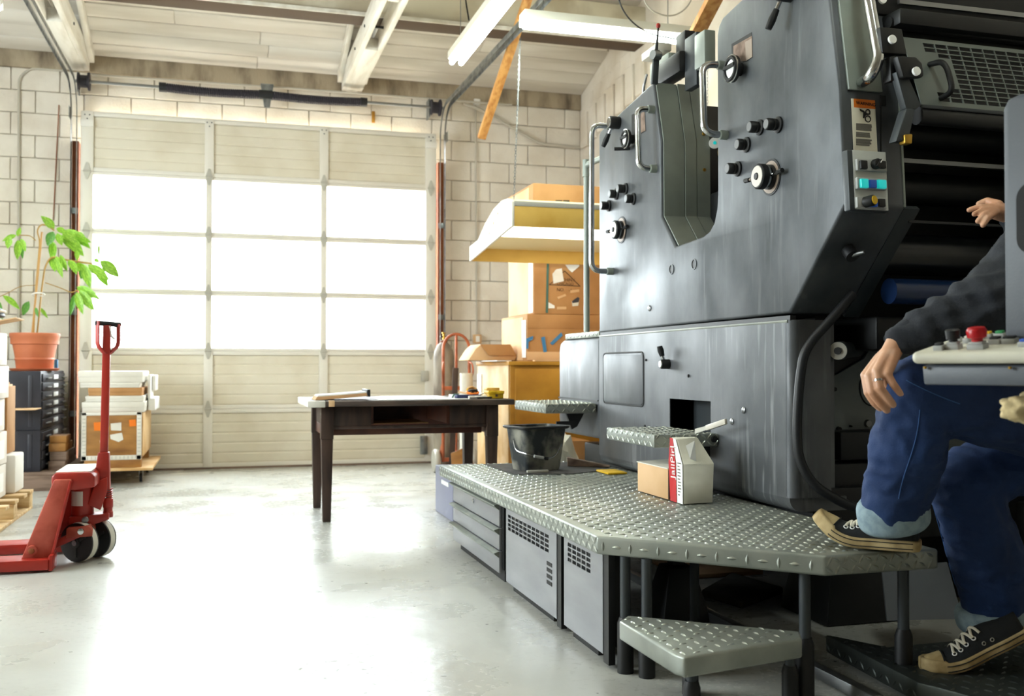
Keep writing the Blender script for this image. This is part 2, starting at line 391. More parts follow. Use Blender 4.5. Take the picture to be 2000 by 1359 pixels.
# ---- back wall of painted concrete blocks
DX0, DX1, DZ = -1.205, 2.02, 3.225
wb = MB(); wb.box(XL, YB+.02, 0, DX0+.06, YB+.2, 3.76).box(DX1-.06, YB+.02, 0, XR, YB+.2, 3.76).box(DX0+.06, YB+.02, DZ-.05, DX1-.06, YB+.2, 3.76)
wall_back = struct(wb.build('wall_back', 'mortar', smooth=0), 'cream painted concrete block wall around the roll-up door')
BW, BH, J = .40, .20, .006
def block(x0, x1, z0, z1, par, m='block'):
    d = random.uniform(0, .004)
    MB().box(x0+J/2, YB-d, z0+J/2, x1-J/2, YB+.03, z1-J/2).build('block', m, par, bev=.005, seg=1)
for r in range(18):
    z0 = r*BH; z1 = z0+BH; off = (r % 2)*BW/2
    x = -3.2-off
    while x < XR:
        x0, x1 = max(x, -2.6), min(x+BW, XR); x += BW
        if x1-x0 < .03: continue
        segs = [(x0, x1)]
        if z1 <= DZ+.001 and x1 > DX0+.06 and x0 < DX1-.06:
            segs = [(x0, min(x1, DX0+.06)), (max(x0, DX1-.06), x1)]
        for a, b in segs:
            if b-a > .03: block(a, b, z0, min(z1, 3.6), wall_back)
struct(MB().box(XL, YB-.03, 3.597, XR, YB+.02, 3.765).build('trim_1', 'bond', bev=.006), 'stained concrete bond beam at the top of the block wall')
# ---- right wall
wr = struct(MB().box(XR, YF, 0, XR+.2, YB+.2, 5.8).build('wall_right', 'rightwall', smooth=0), 'cream painted side wall with stepped blocks below the roof')
for k in range(7):
    y = 9.50-.235*k; z = 3.40+.028*k
    MB().box(XR-.035, y-.095, z-.22, XR+.01, y+.095, z+.12).build('block', 'rightwall', wr, bev=.008, seg=1)
    MB().box(XR-.02, y-.235, z+.12, XR+.01, y+.0, z+.30).build('block', 'rightwall', wr, bev=.006, seg=1)
# ---- left wall with a long window out of the picture, rear wall
wl = MB(); wl.box(XL-.2, YF, 0, XL, YB+.2, 1.1).box(XL-.2, YF, 3.1, XL, YB+.2, 5.8).box(XL-.2, YF, 1.1, XL, 3.05, 3.1).box(XL-.2, 6.35, 1.1, XL, YB+.2, 3.1)
wl = struct(wl.build('wall_left', 'rightwall', smooth=0), 'cream painted wall with a long window')
w1 = struct(MB().plate([0, .05, 1.1, 1.15, 2.2, 2.25, 3.25, 3.3], [0, .05, 1.95, 2.0], lambda i, j: i % 2 == 1 and j == 1, (XL-.08, 3.05, 1.1), (0, 1, 0), (0, 0, 1), .05).build('window_1', 'white', smooth=0), 'long steel framed window')
for k in range(3): MB().box(XL-.06, 3.11+1.1*k, 1.16, XL-.054, 4.14+1.1*k, 3.04).build('pane', 'glass', w1, smooth=0)
struct(MB().box(XL-.2, YF-.2, 0, XR+.2, YF, 5.8).build('wall_rear', 'rightwall', smooth=0), 'cream painted wall behind the viewer')
# ---- ceiling: sloping boards
SL = .285; CZ = 3.752; YR = 2.6
cz = lambda y: CZ+SL*(YB-.03-y) if y > YR else CZ+SL*(YB-.03-YR)-SL*(YR-y)
cl = MB()
cl.hexa([(XL, YB+.2, cz(YB+.2)+.025), (XR, YB+.2, cz(YB+.2)+.025), (XR, YB+.2, cz(YB+.2)+.2), (XL, YB+.2, cz(YB+.2)+.2)],
        [(XL, YR, cz(YR)+.025), (XR, YR, cz(YR)+.025), (XR, YR, cz(YR)+.2), (XL, YR, cz(YR)+.2)])
cl.hexa([(XL, YR, cz(YR)+.02), (XR, YR, cz(YR)+.02), (XR, YR, cz(YR)+.2), (XL, YR, cz(YR)+.2)],
        [(XL, YF, cz(YF)+.02), (XR, YF, cz(YF)+.02), (XR, YF, cz(YF)+.2), (XL, YF, cz(YF)+.2)])
ceil = struct(cl.build('ceiling', 'mortar', smooth=0), 'sloping ceiling of white painted boards')
bw = .20; y = YB-.03; r = 0
while y > 5.4:
    y1 = y-bw*.96; x = XL-random.uniform(0, 2.2)
    while x < XR:
        ln = random.uniform(2.2, 3.8); x0, x1 = max(x, -2.8)+.002, min(x+ln, XR)-.002; x += ln
        if x1-x0 < .1: continue
        a, b = y-.005, y1+.005
        t = random.uniform(0, .004)
        MB().hexa([(x0, a, cz(a)-t), (x1, a, cz(a)-t), (x1, a, cz(a)+.03), (x0, a, cz(a)+.03)], [(x0, b, cz(b)-t), (x1, b, cz(b)-t), (x1, b, cz(b)+.03), (x0, b, cz(b)+.03)]).build('ceiling_board', 'board', ceil, bev=.003, seg=1)
    y = y1; r += 1
# ---- roof trusses
def truss(xc, label):
    t = thing('roof_truss', label, 'roof truss', (xc, YB-.05, 3.60), group='white roof trusses')
    o = t.location
    for sx in (-1, 1):
        MB().box(xc+sx*.075-.022, 1.0, 3.60, xc+sx*.075+.022, YB-.05, 3.78).build('bottom_chord', 'truss', t, bev=.004, w=o)
        a, b = YB-.1, 3.4
        MB().hexa([(xc+sx*.12-.022, a, cz(a)-.11), (xc+sx*.12+.022, a, cz(a)-.11), (xc+sx*.12+.022, a, cz(a)-.01), (xc+sx*.12-.022, a, cz(a)-.01)],
                  [(xc+sx*.12-.022, b, cz(b)-.13), (xc+sx*.12+.022, b, cz(b)-.13), (xc+sx*.12+.022, b, cz(b)-.01), (xc+sx*.12-.022, b, cz(b)-.01)]).build('top_chord', 'truss', t, bev=.004, w=o)
    MB().box(xc-.055, 8.30, 3.596, xc+.055, YB-.05, 3.70).build('filler_block', 'truss', t, bev=.004, w=o)
    for y in (7.2, 5.6):
        MB().bar((xc, y, 3.62), (xc, y-.05, cz(y)-.04), .08, .05, (0, 1, 0)).build('web_post', 'truss', t, w=o)
    for y in (8.0, 8.6):
        MB().cyl((xc-.105, y, 3.69), (xc+.105, y, 3.69), .012, 8).build('bolt', 'dark', t, w=o)
truss(-1.245, 'white double timber roof truss above the left door track')
truss(1.20, 'white double timber roof truss above the middle of the door')
# ---- cross beam below the roof
bt = thing('roof_beam', 'cream beam crossing below the sloping roof, parallel to the door wall', 'beam', (0, 8.1, 3.78))
MB().box(-3.4, 8.02, 3.79, XR, 8.06, 4.10).build('web', 'beam', bt, bev=.004, w=bt.location)
MB().box(-3.4, 7.99, 3.765, XR, 8.22, 3.79).build('bottom_flange', 'beamshade', bt, bev=.003, w=bt.location)
MB().box(-3.4, 7.98, 3.765, XR, 7.995, 3.795).build('lip', 'truss', bt, w=bt.location)
# ================================================================== ROLL-UP DOOR
YD = 9.56
d1 = thing('door_1', 'cream sectional roll-up door with nine bright panes', 'door', (.41, YD, 0), kind='structure'); o = d1.location
SH = .5334; Z0 = .018
COLS = [-1.175, -.112, .932, 1.985]; CW = .045
for s in range(6):
    z0 = Z0+s*SH; z1 = z0+SH
    for c in range(3):
        x0, x1 = COLS[c]+CW, COLS[c+1]-CW
        if s in (2, 3, 4):
            gl = MB().box(x0-.01, YD+.012, z0+.03, x1+.01, YD+.017, z1-.03).build('pane', 'glass', d1, smooth=0, w=o)
        else:                                # ribbed steel panel: horizontal shallow steps
            p = MB(); n = 5; hh = (SH-.07)/n; prof = []
            for k in range(n):
                a = z0+.035+k*hh; prof += [(YD+.016, a), (YD+.010, a+.012), (YD+.010, a+hh-.012), (YD+.016, a+hh-.003)]
            vs = []; fs = []
            for yy, zz in prof: vs += [(x0-.005, yy, zz), (x1+.005, yy, zz)]
            for k in range(len(prof)-1): fs.append((2*k, 2*k+1, 2*k+3, 2*k+2))
            p.add(vs, fs); p.box(x0-.005, YD+.02, z0+.03, x1+.005, YD+.03, z1-.03)
            p.build('panel', 'doorpaint', d1, w=o, smooth=20)
    # rails and stiles of the section
    rb, rt2 = (.05, .03) if s in (2, 3, 4) else (.037, .037)
    if s in (2, 3, 4): rb = rt2 = .028
    for a, b in ((z0+.0005, z0+rb), (z1-rt2, z1-.0005)):
        MB().box(COLS[0]-.025, YD-.004, a, COLS[3]+.025, YD+.03, b).build('rail', 'doorframe', d1, bev=.004, w=o)
    for c in range(4):
        if c == 0: MB().box(COLS[0]-.025, YD+.018, z1-.012, COLS[3]+.025, YD+.034, z1+.012).build('joint_strip', 'doorframe', d1, w=o)  # added backing strip, stops daylight leaking through the section joint
        hw = (.052 if c in (0, 3) else (.029 if s in (2, 3, 4) else .04)); xc = COLS[c]+(.02 if c == 0 else -.02 if c == 3 else 0)
        MB().box(xc-hw, YD-.012, z0+.0005, xc+hw, YD+.03, z1-.0005).build('stile', 'doorframe', d1, bev=.003, w=o)
        if s < 5:                            # butterfly hinge over the joint
            h = MB()
            for sg in (-1, 1):
                h.prism([(xc-.03, z1+sg*.008), (xc+.03, z1+sg*.008), (xc+.008, z1+sg*.075), (xc-.008, z1+sg*.075)], 1, YD-.020, YD-.011)
            hg = h.build('hinge', 'hinge', d1, w=o, smooth=0)
            MB().cyl((xc-.032, YD-.018, z1), (xc+.032, YD-.018, z1), .008, 8).build('hinge_pin', 'hinge', hg, w=o)
        else:
            for dx, dz in ((-.02, -.03), (.02, -.03), (0, -.065)):
                MB().cyl((xc+dx, YD-.016, z1+dz), (xc+dx, YD-.010, z1+dz), .006, 6).build('screw', 'dark', d1, w=o)
MB().box(COLS[0]-.02, YD+.0, .0, COLS[3]+.02, YD+.03, .035).build('bottom_seal', 'oldwood', d1, bev=.003, w=o)
for x in (COLS[0]+.02, COLS[3]-.02):
    tb = MB().box(x-.055, YD-.03, 3.08, x+.055, YD-.012, 3.14).build('top_roller_bracket', 'white', d1, bev=.004, w=o)
MB().box(1.87, YD-.03, .80, 1.94, YD-.012, .90).build('latch', 'hinge', d1, bev=.004, w=o)
MB().box(1.86, YD-.045, .09, 1.93, YD-.012, .27).build('bottom_bracket', 'galv', d1, bev=.004, w=o)
# jamb angles (rust brown) and galvanised tracks
for sx, xa, n in ((-1, -1.225, 2), (1, 2.04, 3)):
    j = MB().box(xa, YB-.115, 0, xa+sx*.055, YB-.003, 2.95)
    struct(j.build('trim_%d' % n, 'rust', bev=.003), 'rust brown upright beside the roll-up door')
def track(sx, xa, label):
    t = thing('door_track', label, 'door track', (xa, YD-.04, 0), group='roll-up door tracks'); o = t.location
    yv = YD-.035; zt = 3.46; R = .30
    path = [(xa, yv, 0.0), (xa, yv, zt-R)]+[(xa, yv-R+R*math.cos(a), zt-R+R*math.sin(a)) for a in [math.pi/2*k/10 for k in range(1, 11)]]+[(xa, 5.9, zt-.06)]
    path = [V(p) for p in path]
    for nm, dx in (('inner_lip', -.022), ('outer_lip', .022)):
        MB().tube([p+V((dx, 0, 0)) for p in path], [(.004, .022)]*len(path), 8, flat=(1, 0, 0)).build(nm, 'galv', t, w=o)
    MB().tube([p+V((.024*sx, 0, 0)) for p in path], [(.004, .030)]*len(path), 8, flat=(1, 0, 0)).build('track_back', 'galv', t, w=o)
    for z in (.5, 1.4, 2.3): MB().box(xa-.03, yv+.02, z, xa+.03, YB-.10, z+.05).build('clip', 'galv', t, w=o)
    MB().bar((xa+.03*sx, yv-.1, zt-.28), (xa+.03*sx, 9.60, zt-.28), .004, .10).build('flag_bracket', 'galv', t, w=o)
track(-1, -1.26, 'bent galvanised track left of the roll-up door')
track(1, 2.075, 'bent galvanised track right of the roll-up door')
# torsion springs
t = thing('door_spring_shaft', 'shaft with two dark torsion springs above the roll-up door', 'spring shaft', (.4, 9.5, 3.47)); o = t.location
MB().cyl((-1.25, 9.5, 3.47), (2.08, 9.5, 3.47), .014, 12).build('shaft', 'steel', t, w=o)
for a, b, sg in ((-.52, .36, -1), (.42, 1.30, 1)):
    pts = []; nT = 46
    for k in range(nT*8+1):
        u = k/(nT*8); an = u*nT*2*math.pi; x = a+(b-a)*u; zz = 3.47-.012*math.sin(math.pi*u)
        pts.append((x, 9.5+.034*math.cos(an), zz+.034*math.sin(an)))
    sp = MB().tube(pts, .010, 6).build('spring', 'spring', t, w=o)
    for x in (a, b): MB().cyl((x-.03, 9.5, 3.47), (x+.03, 9.5, 3.47), .044, 16).build('winding_cone', 'dark', t, w=o)
MB().prism([(-.06, .10), (.06, .10), (.025, -.12), (-.025, -.12)], 1, -.02, .0).build('centre_bracket', 'galv', t).location = (0, 0, 0)
for x in (-1.18, 2.0):
    MB().lathe([(.075, -.05), (.075, -.035), (.055, -.03), (.055, .03), (.08, .035), (.08, .05)], (x, 9.5, 3.47), 20, (1, 0, 0)).build('cable_drum', 'spring', t, w=o)
    MB().box(x-.06, 9.52, 3.38, x-.05, 9.66, 3.56).build('end_plate', 'galv', t, w=o)
tag(MB().box(1.40, YB-.03, 3.32, 1.43, YB-.01, 3.43).build('wooden_block', 'yellowwood', bev=.003), 'small yellowish wooden block fixed above the door, right of the springs', 'block')
# conduits and boxes on the wall
def conduit(name, pts, r, label, m='conduit', cat='conduit', f=.08):
    return tag(MB().tube(fillet(pts, f), r, 8).build(name, m), label, cat)
conduit('conduit', [onY(36, 1000, YB-.02), onY(37, 150, YB-.02), onY(60, 133, YB-.02), onY(128, 138, YB-.02)], .011, 'grey conduit running down the block wall behind the plant')
conduit('conduit', [onY(180, 146, 9.595), onY(560, 172, 9.595), onY(1000, 205, 9.595)], .011, 'thin conduit running along the bond beam above the door springs')
conduit('conduit', [onY(905, 202, 9.63), onY(935, 212, 9.63), onY(1055, 281, 9.63), onY(1135, 289, 9.63), V((3.5, 9.63, onY(1135, 289, 9.63)[2]))], .016, 'conduit bending down across the block wall right of the door')
conduit('conduit', [onY(929, 200, 9.655), onY(931, 655, 9.655)], .008, 'thin straight conduit down the wall to the outlet box')
p = onY(931, 662, 9.66); t = thing('outlet_box', 'beige outlet box on the block wall above the open carton', 'outlet', p)
MB().box(-.04, -.045, -.045, .04, .01, .045).build('box', 'cardl', t, bev=.004); MB().box(-.02, -.05, -.03, .02, -.044, .03).build('socket', 'white', t, bev=.002)
p = onY(931, 200, 9.655); tag(MB().box(p[0]-.03, p[1]-.03, p[2]-.03, p[0]+.03, p[1]+.02, p[2]+.03).build('junction_box', 'white', bev=.004), 'small white junction box at the top of the thin conduit', 'junction box')
conduit('wall_cable', [onY(115, 205, YB-.012), onY(104, 430, YB-.012)], .004, 'thin brown cable hanging on the wall left of the door', 'rust', 'cable')
# ---- fluorescent fixtures
def fixture(name, p, q, label, z=3.27):
    p, q = V(p), V(q); d = (q-p).normalized(); s = V((d.y, -d.x, 0)); t = thing(name, label, 'light fixture', (p+q)/2, group='fluorescent ceiling lights'); o = t.location
    bm = MB().bar(p+V((0, 0, .055)), q+V((0, 0, .055)), .13, .06); bm.build('housing', 'fixture', t, bev=.006, w=o)
    for k in (-1, 1):
        MB().cyl(p+s*.036*k+d*.02, q+s*.036*k-d*.02, .019, 14).build('tube', 'tube', t, w=o)
        for e, g in ((p, d), (q, -d)): MB().bar(e+s*.036*k+V((0, 0, .02))-g*.005, e+s*.036*k+V((0, 0, .02))+g*.018, .03, .06).build('lamp_holder', 'white', t, bev=.003, w=o)
    for e in (p+d*.15, q-d*.15):
        MB().tube([e+V((0, 0, .08)), V((e.x, e.y, cz(e.y)-.01))], .003, 6).build('chain', 'steel', t, w=o)
fixture('fluorescent_light', (1.70, 7.33, 3.24), (1.70, 4.93, 3.24), 'bright two-tube fluorescent light pointing towards the door wall')
fixture('fluorescent_light', (1.93, 6.36, 3.24), (3.15, 6.36, 3.24), 'bright two-tube fluorescent light running parallel to the door wall')
fixture('fluorescent_light', (-2.62, 7.2, 3.31), (-1.40, 7.2, 3.31), 'fluorescent light cut off by the left edge of the picture')
fixture('fluorescent_light', (1.7, 2.3, 3.24), (1.7, 1.0, 3.24), 'two-tube fluorescent light above the front of the press, out of the picture')
fixture('fluorescent_light', (-1.2, 5.4, 3.3), (-1.2, 3.0, 3.3), 'added two-tube fluorescent light above the open floor, out of view')  # unseen extra lamp, added for more light from above
# loose cables under the roof
def cable(name, pts, r, m, label): return tag(MB().tube(fillet([V(p) for p in pts], .3, 8), r, 6).build(name, m), label, 'cable')
cable('hanging_cable', [onY(905, -40, 7.2), onY(910, 5, 7.2), onY(916, 40, 7.2)], .006, 'black', 'short dark cable dangling under the cross beam')
cable('hanging_cable', [onY(1195, -60, 5.9), onY(1215, 25, 5.9), onY(1260, 65, 5.9), onY(1330, 78, 5.9)], .005, 'dark', 'thin dark cable looping in front of the fluorescent light')
cable('hanging_cable', [onY(1245, -60, 5.9), onY(1262, 18, 5.9), onY(1310, 35, 5.9), onY(1345, 15, 5.9), onY(1370, -60, 5.9)], .005, 'conduit', 'thin pale cable sagging above the press')
# ---- pine braces
tag(MB().bar(onD(940, 270, 8.25), onD(1050, -60, 7.5), .04, .068, (1, 0, 0)).build('timber_brace', 'pine', bev=.003), 'orange pine brace slanting behind the fluorescent lights, lower end hanging free', 'timber')
tag(MB().bar(onD(1316, 152, 6.2), onD(1425, -60, 5.6), .04, .09, (1, 0, 0)).build('timber_brace', 'pine', bev=.003), 'orange pine brace slanting above and behind the far press unit', 'timber')
# ================================================================== LEFT SIDE
# ---- pallet jack
t = thing('pallet_jack', 'worn red hydraulic pallet jack with upright handle', 'pallet jack', (-.72, 5.28, 0)); o = t.location
def jb(name, mb, m='redpaint', bev=.004, par=None, **k): return mb.build(name, m, par or t, bev=bev, w=o, **k)
for y0, y1 in ((4.97, 5.13), (5.43, 5.59)):
    f = MB().prism([(-.752, .012), (-.752, .06), (-1.90, .06), (-1.98, .03), (-1.98, .012)], 1, y0, y1); fk = jb('fork', f)
    jb('load_roller', MB().cyl((-1.80, y0+.03, .035), (-1.80, y1-.03, .035), .034, 16), 'dark', 0)
    jb('fork_end_plate', MB().box(-.752, y0+.01, .005, -.735, y1-.01, .075), 'redpaint', .003)
# slanted frame plates rising from the forks to the head
for y0, y1, m in ((5.035, 5.075, 'redworn'), (5.485, 5.525, 'redpaint')):
    jb('frame_plate', MB().prism([(-.876, .055), (-.744, .055), (-.664, .415), (-.740, .415)], 1, y0, y1), m, .006)
    jb('frame_edge', MB().bar((-.745, y0-.004, .06), (-.666, y0-.004, .41), .012, .014, (0, 1, 0)), 'redpaint', .002)
    bo = jb('pivot_bolt', MB().cyl((-.829, y0-.02, .095), (-.829, y1+.01, .095), .024, 16), 'redworn', .003)
    jb('nut', MB().cyl((-.829, y0-.03, .095), (-.829, y0-.015, .095), .014, 6), 'rust', .002)
jb('back_plate', MB().hexa([(-.868, 5.07, .075), (-.80, 5.07, .075), (-.80, 5.49, .075), (-.868, 5.49, .075)], [(-.742, 5.07, .41), (-.70, 5.07, .41), (-.70, 5.49, .41), (-.742, 5.49, .41)]))
hd = jb('head', MB().prism([(-.755, .372), (-.755, .43), (-.735, .445), (-.585, .445), (-.565, .425), (-.565, .372), (-.66, .36)], 1, 5.06, 5.50), 'redpaint', .010)
jb('head_white_patch', MB().box(-.74, 5.08, .4445, -.585, 5.46, .4475), 'whitebox', .001, hd)  # white patch covering the top of the head
# pump
pump = jb('pump_cylinder', MB().lathe([(.052, .205), (.052, .36), (.046, .365), (.046, .375)], (-.645, 5.28, 0), 24), 'redpaint', .002)
jb('pump_collar', MB().lathe([(.054, .352), (.054, .368)], (-.645, 5.28, 0), 24), 'steel', .001, pump)
lb = MB(); k = 8
for i in range(k):
    a0, a1 = math.radians(205+i*9), math.radians(205+(i+1)*9)
    lb.add([(-.645+.0535*math.cos(a), 5.28+.0535*math.sin(a), z) for z in (.265, .335) for a in (a0, a1)], [(0, 1, 3, 2)])
jb('data_label', lb, 'label', 0, pump)
jb('pump_base', MB().prism([(-.70, .17), (-.70, .215), (-.52, .225), (-.52, .195), (-.60, .17)], 1, 5.22, 5.34), 'redpaint', .005)
jb('base_bolt', MB().cyl((-.625, 5.20, .20), (-.625, 5.36, .20), .016, 12), 'steel', .002)
jb('pull_rod', MB().bar((-.80, 5.16, .075), (-.60, 5.16, .165), .03, .035), 'redpaint', .004)
jb('pull_rod', MB().bar((-.80, 5.40, .075), (-.60, 5.40, .165), .03, .035), 'redpaint', .004)
jb('axle_yoke', MB().prism([(-.70, .125), (-.70, .17), (-.60, .18), (-.585, .16), (-.585, .13)], 1, 5.14, 5.42), 'redworn', .004)
jb('pin', MB().cyl((-.635, 5.12, .158), (-.635, 5.14, .158), .015, 12), 'chrome', .002)
# steer wheels, turned with the handle
ax = V((.55, .835, 0)).normalized(); wc = V((-.615, 5.26, .0955))
for sg in (-1, 1):
    c = wc+ax*.062*sg
    wl_ = jb('steer_wheel', MB().lathe([(.080, -.026), (.093, -.024), (.0945, 0), (.093, .024), (.080, .026)], c, 32, ax), 'tyre', 0)
    jb('tread', MB().lathe([(.0935, -.016), (.0955, 0), (.0935, .016)], c, 32, ax, False, False), 'whitebox', 0, wl_)
    hb = MB().lathe([(.025, -.034), (.025, .034)], c, 16, ax)
    side = ax.cross(V((0, 0, 1)))
    for i in range(3):
        a = math.radians(30+120*i); dv = side*math.cos(a)+V((0, 0, 1))*math.sin(a)
        hb.bar(c+dv*.02-ax*.028, c+dv*.07-ax*.028, .012, .006, ax)
    jb('wheel_hub', hb, 'hub', 0, wl_)
jb('axle', MB().cyl(wc-ax*.10, wc+ax*.10, .014, 12), 'steel', 0)
# handle
jb('handle_socket', MB().hexa([(-.60, 5.25, .33), (-.52, 5.25, .34), (-.52, 5.31, .34), (-.60, 5.31, .33)], [(-.575, 5.25, .52), (-.525, 5.25, .52), (-.525, 5.31, .52), (-.575, 5.31, .52)]), 'redpaint', .006)
jb('handle_pivot_arm', MB().prism([(-.62, .27), (-.56, .24), (-.53, .33), (-.53, .40), (-.58, .38)], 1, 5.235, 5.25), 'redpaint', .004)
hs = jb('handle_shaft', MB().bar((-.550, 5.28, .50), (-.540, 5.28, 1.145), .036, .036, (0, 1, 0)), 'redpaint', .004)
jb('spring_post', MB().cyl((-.53, 5.28, .20), (-.53, 5.28, .345), .011, 12), 'steel', 0)
pts = [(-.53+.019*math.cos(u), 5.28+.019*math.sin(u), .285+.055*u/(2*math.pi*5)) for u in [2*math.pi*5*q/60 for q in range(61)]]
jb('coil_spring', MB().tube(pts, .0035, 6), 'redpaint', 0)
jb('plunger', MB().lathe([(.024, .20), (.024, .225), (.021, .23), (.021, .245), (.024, .25), (.024, .29)], (-.53, 5.28, 0), 18), 'redpaint', .001)
gx = V((.72, .30, 0)).normalized(); gc = V((-.541, 5.28, 0))
loop = [gc+gx*-.045+V((0, 0, 1.165)), gc+gx*-.045+V((0, 0, 1.045)), gc+gx*-.01+V((0, 0, 1.005)), gc+gx*.015+V((0, 0, 1.005)), gc+gx*.055+V((0, 0, 1.045)), gc+gx*.055+V((0, 0, 1.15))]
jb('grip_loop', MB().tube(fillet(loop, .02), [(.021, .009)]*len(fillet(loop, .02)), 8, flat=gx.cross(V((0, 0, 1)))), 'redpaint', 0)
jb('grip_crossbar', MB().tube([gc+gx*-.055+V((0, 0, 1.155)), gc+gx*.065+V((0, 0, 1.148))], .013, 12), 'dark', 0)
jb('release_lever', MB().tube(fillet([gc+gx*.015+V((0, -.02, 1.14)), gc+gx*.022+V((0, -.02, 1.09)), gc+gx*.04+V((0, -.02, 1.075))], .01), .005, 8), 'white', 0)
# ---- pallet with stacked cartons at the left edge
t = thing('pallet', 'pale wooden pallet under the white cartons at the left edge', 'pallet', (-1.75, 6.75, 0)); o = t.location
for y in (6.14, 6.42, 6.70, 6.98, 7.2): MB().box(-2.3, y-.06, .105, -1.19, y+.06, .128).build('deck_board', 'palletw', t, bev=.003, w=o)
for x in (-2.24, -1.73, -1.24):
    MB().box(x-.045, 6.08, .0, x+.045, 7.26, .02).build('bottom_board', 'palletw', t, bev=.003, w=o)
    for y in (6.14, 6.68, 7.2): MB().box(x-.045, y-.055, .02, x+.045, y+.055, .105).build('block', 'palletw', t, bev=.003, w=o)
for k in range(5):
    dx = [.0, .004, -.01, .012, 0][k]; z0 = .13+k*.205
    desc = ['lowest white carton of the labelled stack at the left edge', 'second white carton from the bottom of the labelled stack at the left edge', 'middle white carton of the labelled stack at the left edge', 'fourth white carton from the bottom of the labelled stack at the left edge', 'topmost white carton of the labelled stack, under the opened box flap'][k]
    t = thing('carton', desc, 'carton', (-1.49+dx, 6.75, z0), group='white cartons on the pallet'); 
    MB().box(-.30, -.2, 0, .19, .2, .2).build('box', 'carton', t, bev=.006)
    MB().box(.1905, -.13, .035, .1915, .12, .15).build('shipping_label', 'paper', t, smooth=0)
    MB().box(.06, -.2012, .04, .17, -.2002, .16).build('shipping_label', 'paper', t, smooth=0)
    MB().box(.07, -.2018, .135, .16, -.2011, .15).build('label_stripe', 'hoodyellow', t, smooth=0)
    lm = MB()
    for q in range(5): lm.box(.075, -.2018, .055+.013*q, .075+random.uniform(.03, .07), -.2011, .06+.013*q)
    lm.build('label_print', 'textgrey', t, smooth=0)
    MB().box(-.30, -.03, .2, .19, .03, .2006).build('packing_tape', 'cardl', t, smooth=0)
tag(MB().box(-1.40, 7.02, .13, -1.257, 7.30, .375).build('white_box', 'white', bev=.012), 'glossy white box standing on the pallet corner', 'box')
tag(MB().box(-1.60, 7.02, .13, -1.42, 7.25, .70).build('tall_box', 'cardl', bev=.006), 'tall cream box behind the carton stack', 'box')
t = thing('cardboard_sheets', 'bundle of brown cardboard sheets upright behind the cartons', 'cardboard', (-1.33, 7.32, .385)); o = t.location
for k in range(5): MB().box(-1.40+k*.017, 7.08, .377, -1.388+k*.017, 7.34, .86-.012*k).build('sheet', 'cardl' if k % 2 else 'card', t, bev=.003, w=o)
t = thing('carton', 'opened brown carton with a flap out over the flowerpot', 'carton', (-1.42, 6.78, 1.157)); o = t.location
MB().plate([0, .02, .36, .38], [0, .02, .26, .28], lambda i, j: i == 1 and j == 1, (-1.72, 6.66, 1.157), (1, 0, 0), (0, 1, 0), .05).build('box', 'card', t, w=o, smooth=0)
MB().hexa([(-1.36, 6.66, 1.20), (-1.20, 6.66, 1.235), (-1.20, 6.94, 1.235), (-1.36, 6.94, 1.20)], [(-1.36, 6.66, 1.206), (-1.20, 6.66, 1.241), (-1.20, 6.94, 1.241), (-1.36, 6.94, 1.206)]).build('flap', 'cardl', t, w=o, smooth=0)
t = thing('black_helmet', 'rounded dark object with a pale rim lying on the opened carton', 'helmet', (-1.42, 6.80, 1.245))
MB().lathe([(.02, .085), (.08, .078), (.12, .05), (.135, .01), (.13, 0)][::-1], (0, 0, 0), 24).build('shell', 'filecab', t)
MB().lathe([(.137, .028), (.142, .036), (.137, .044)], (0, 0, 0), 24, capb=False, capt=False).build('rim', 'white', t)
# ---- flat-file cabinet on its base
t = thing('cabinet_base', 'old brown plank base under the black flat-file cabinet', 'pallet', (-1.75, 8.9, 0)); o = t.location
MB().box(-2.25, 8.24, .115, -1.10, 9.44, .14).build('deck', 'oldwood', t, bev=.003, w=o)
for y in (8.28, 8.9, 9.39): MB().box(-2.2, y-.045, 0, -1.16, y+.045, .115).build('runner', 'oldwood', t, bev=.003, w=o)
cabx0, cabx1, caby0, caby1 = -2.05, -1.305, 8.30, 9.46
def flat_file(z0, z1, label, nd):
    t = thing('flat_file_cabinet', label, 'cabinet', ((cabx0+cabx1)/2, (caby0+caby1)/2, z0), group='stacked black flat files'); o = t.location
    MB().box(cabx0, caby0, z0, cabx1-.012, caby1, z1).build('body', 'filecab', t, bev=.006, w=o)
    MB().box(cabx1-.10, caby0-.004, z0+.03, cabx1-.07, caby0, z1-.03).build('corner_strip', 'filecab', t, bev=.001, w=o)
    hh = (z1-z0-.03)/nd
    for k in range(nd):
        a = z0+.015+hh*k
        d = MB().box(cabx1-.012, caby0+.03, a+.005, cabx1, caby1-.03, a+hh-.005).build('drawer', 'filecab', t, bev=.003, w=o)
        MB().box(cabx1, caby0+.52, a+hh*.28, cabx1+.004, caby0+.74, a+hh*.78).build('label_holder', 'paper', d, bev=.001, w=o)
        for y in (caby0+.25, caby0+1.03):
            MB().box(cabx1, y-.09, a+hh*.35, cabx1+.018, y+.09, a+hh*.52).build('pull', 'steel', d, bev=.004, w=o)
flat_file(.14, .455, 'lower black steel flat-file cabinet, partly behind short wood blocks', 4)
flat_file(.456, .905, 'upper black steel flat-file cabinet carrying the potted plant', 6)
tag(MB().box(-1.52, 8.02, .62, -1.31, 8.29, .628).build('cardboard_sheet', 'cardl', bev=.002), 'thin sheet of cardboard sticking out in front of the flat files', 'cardboard')
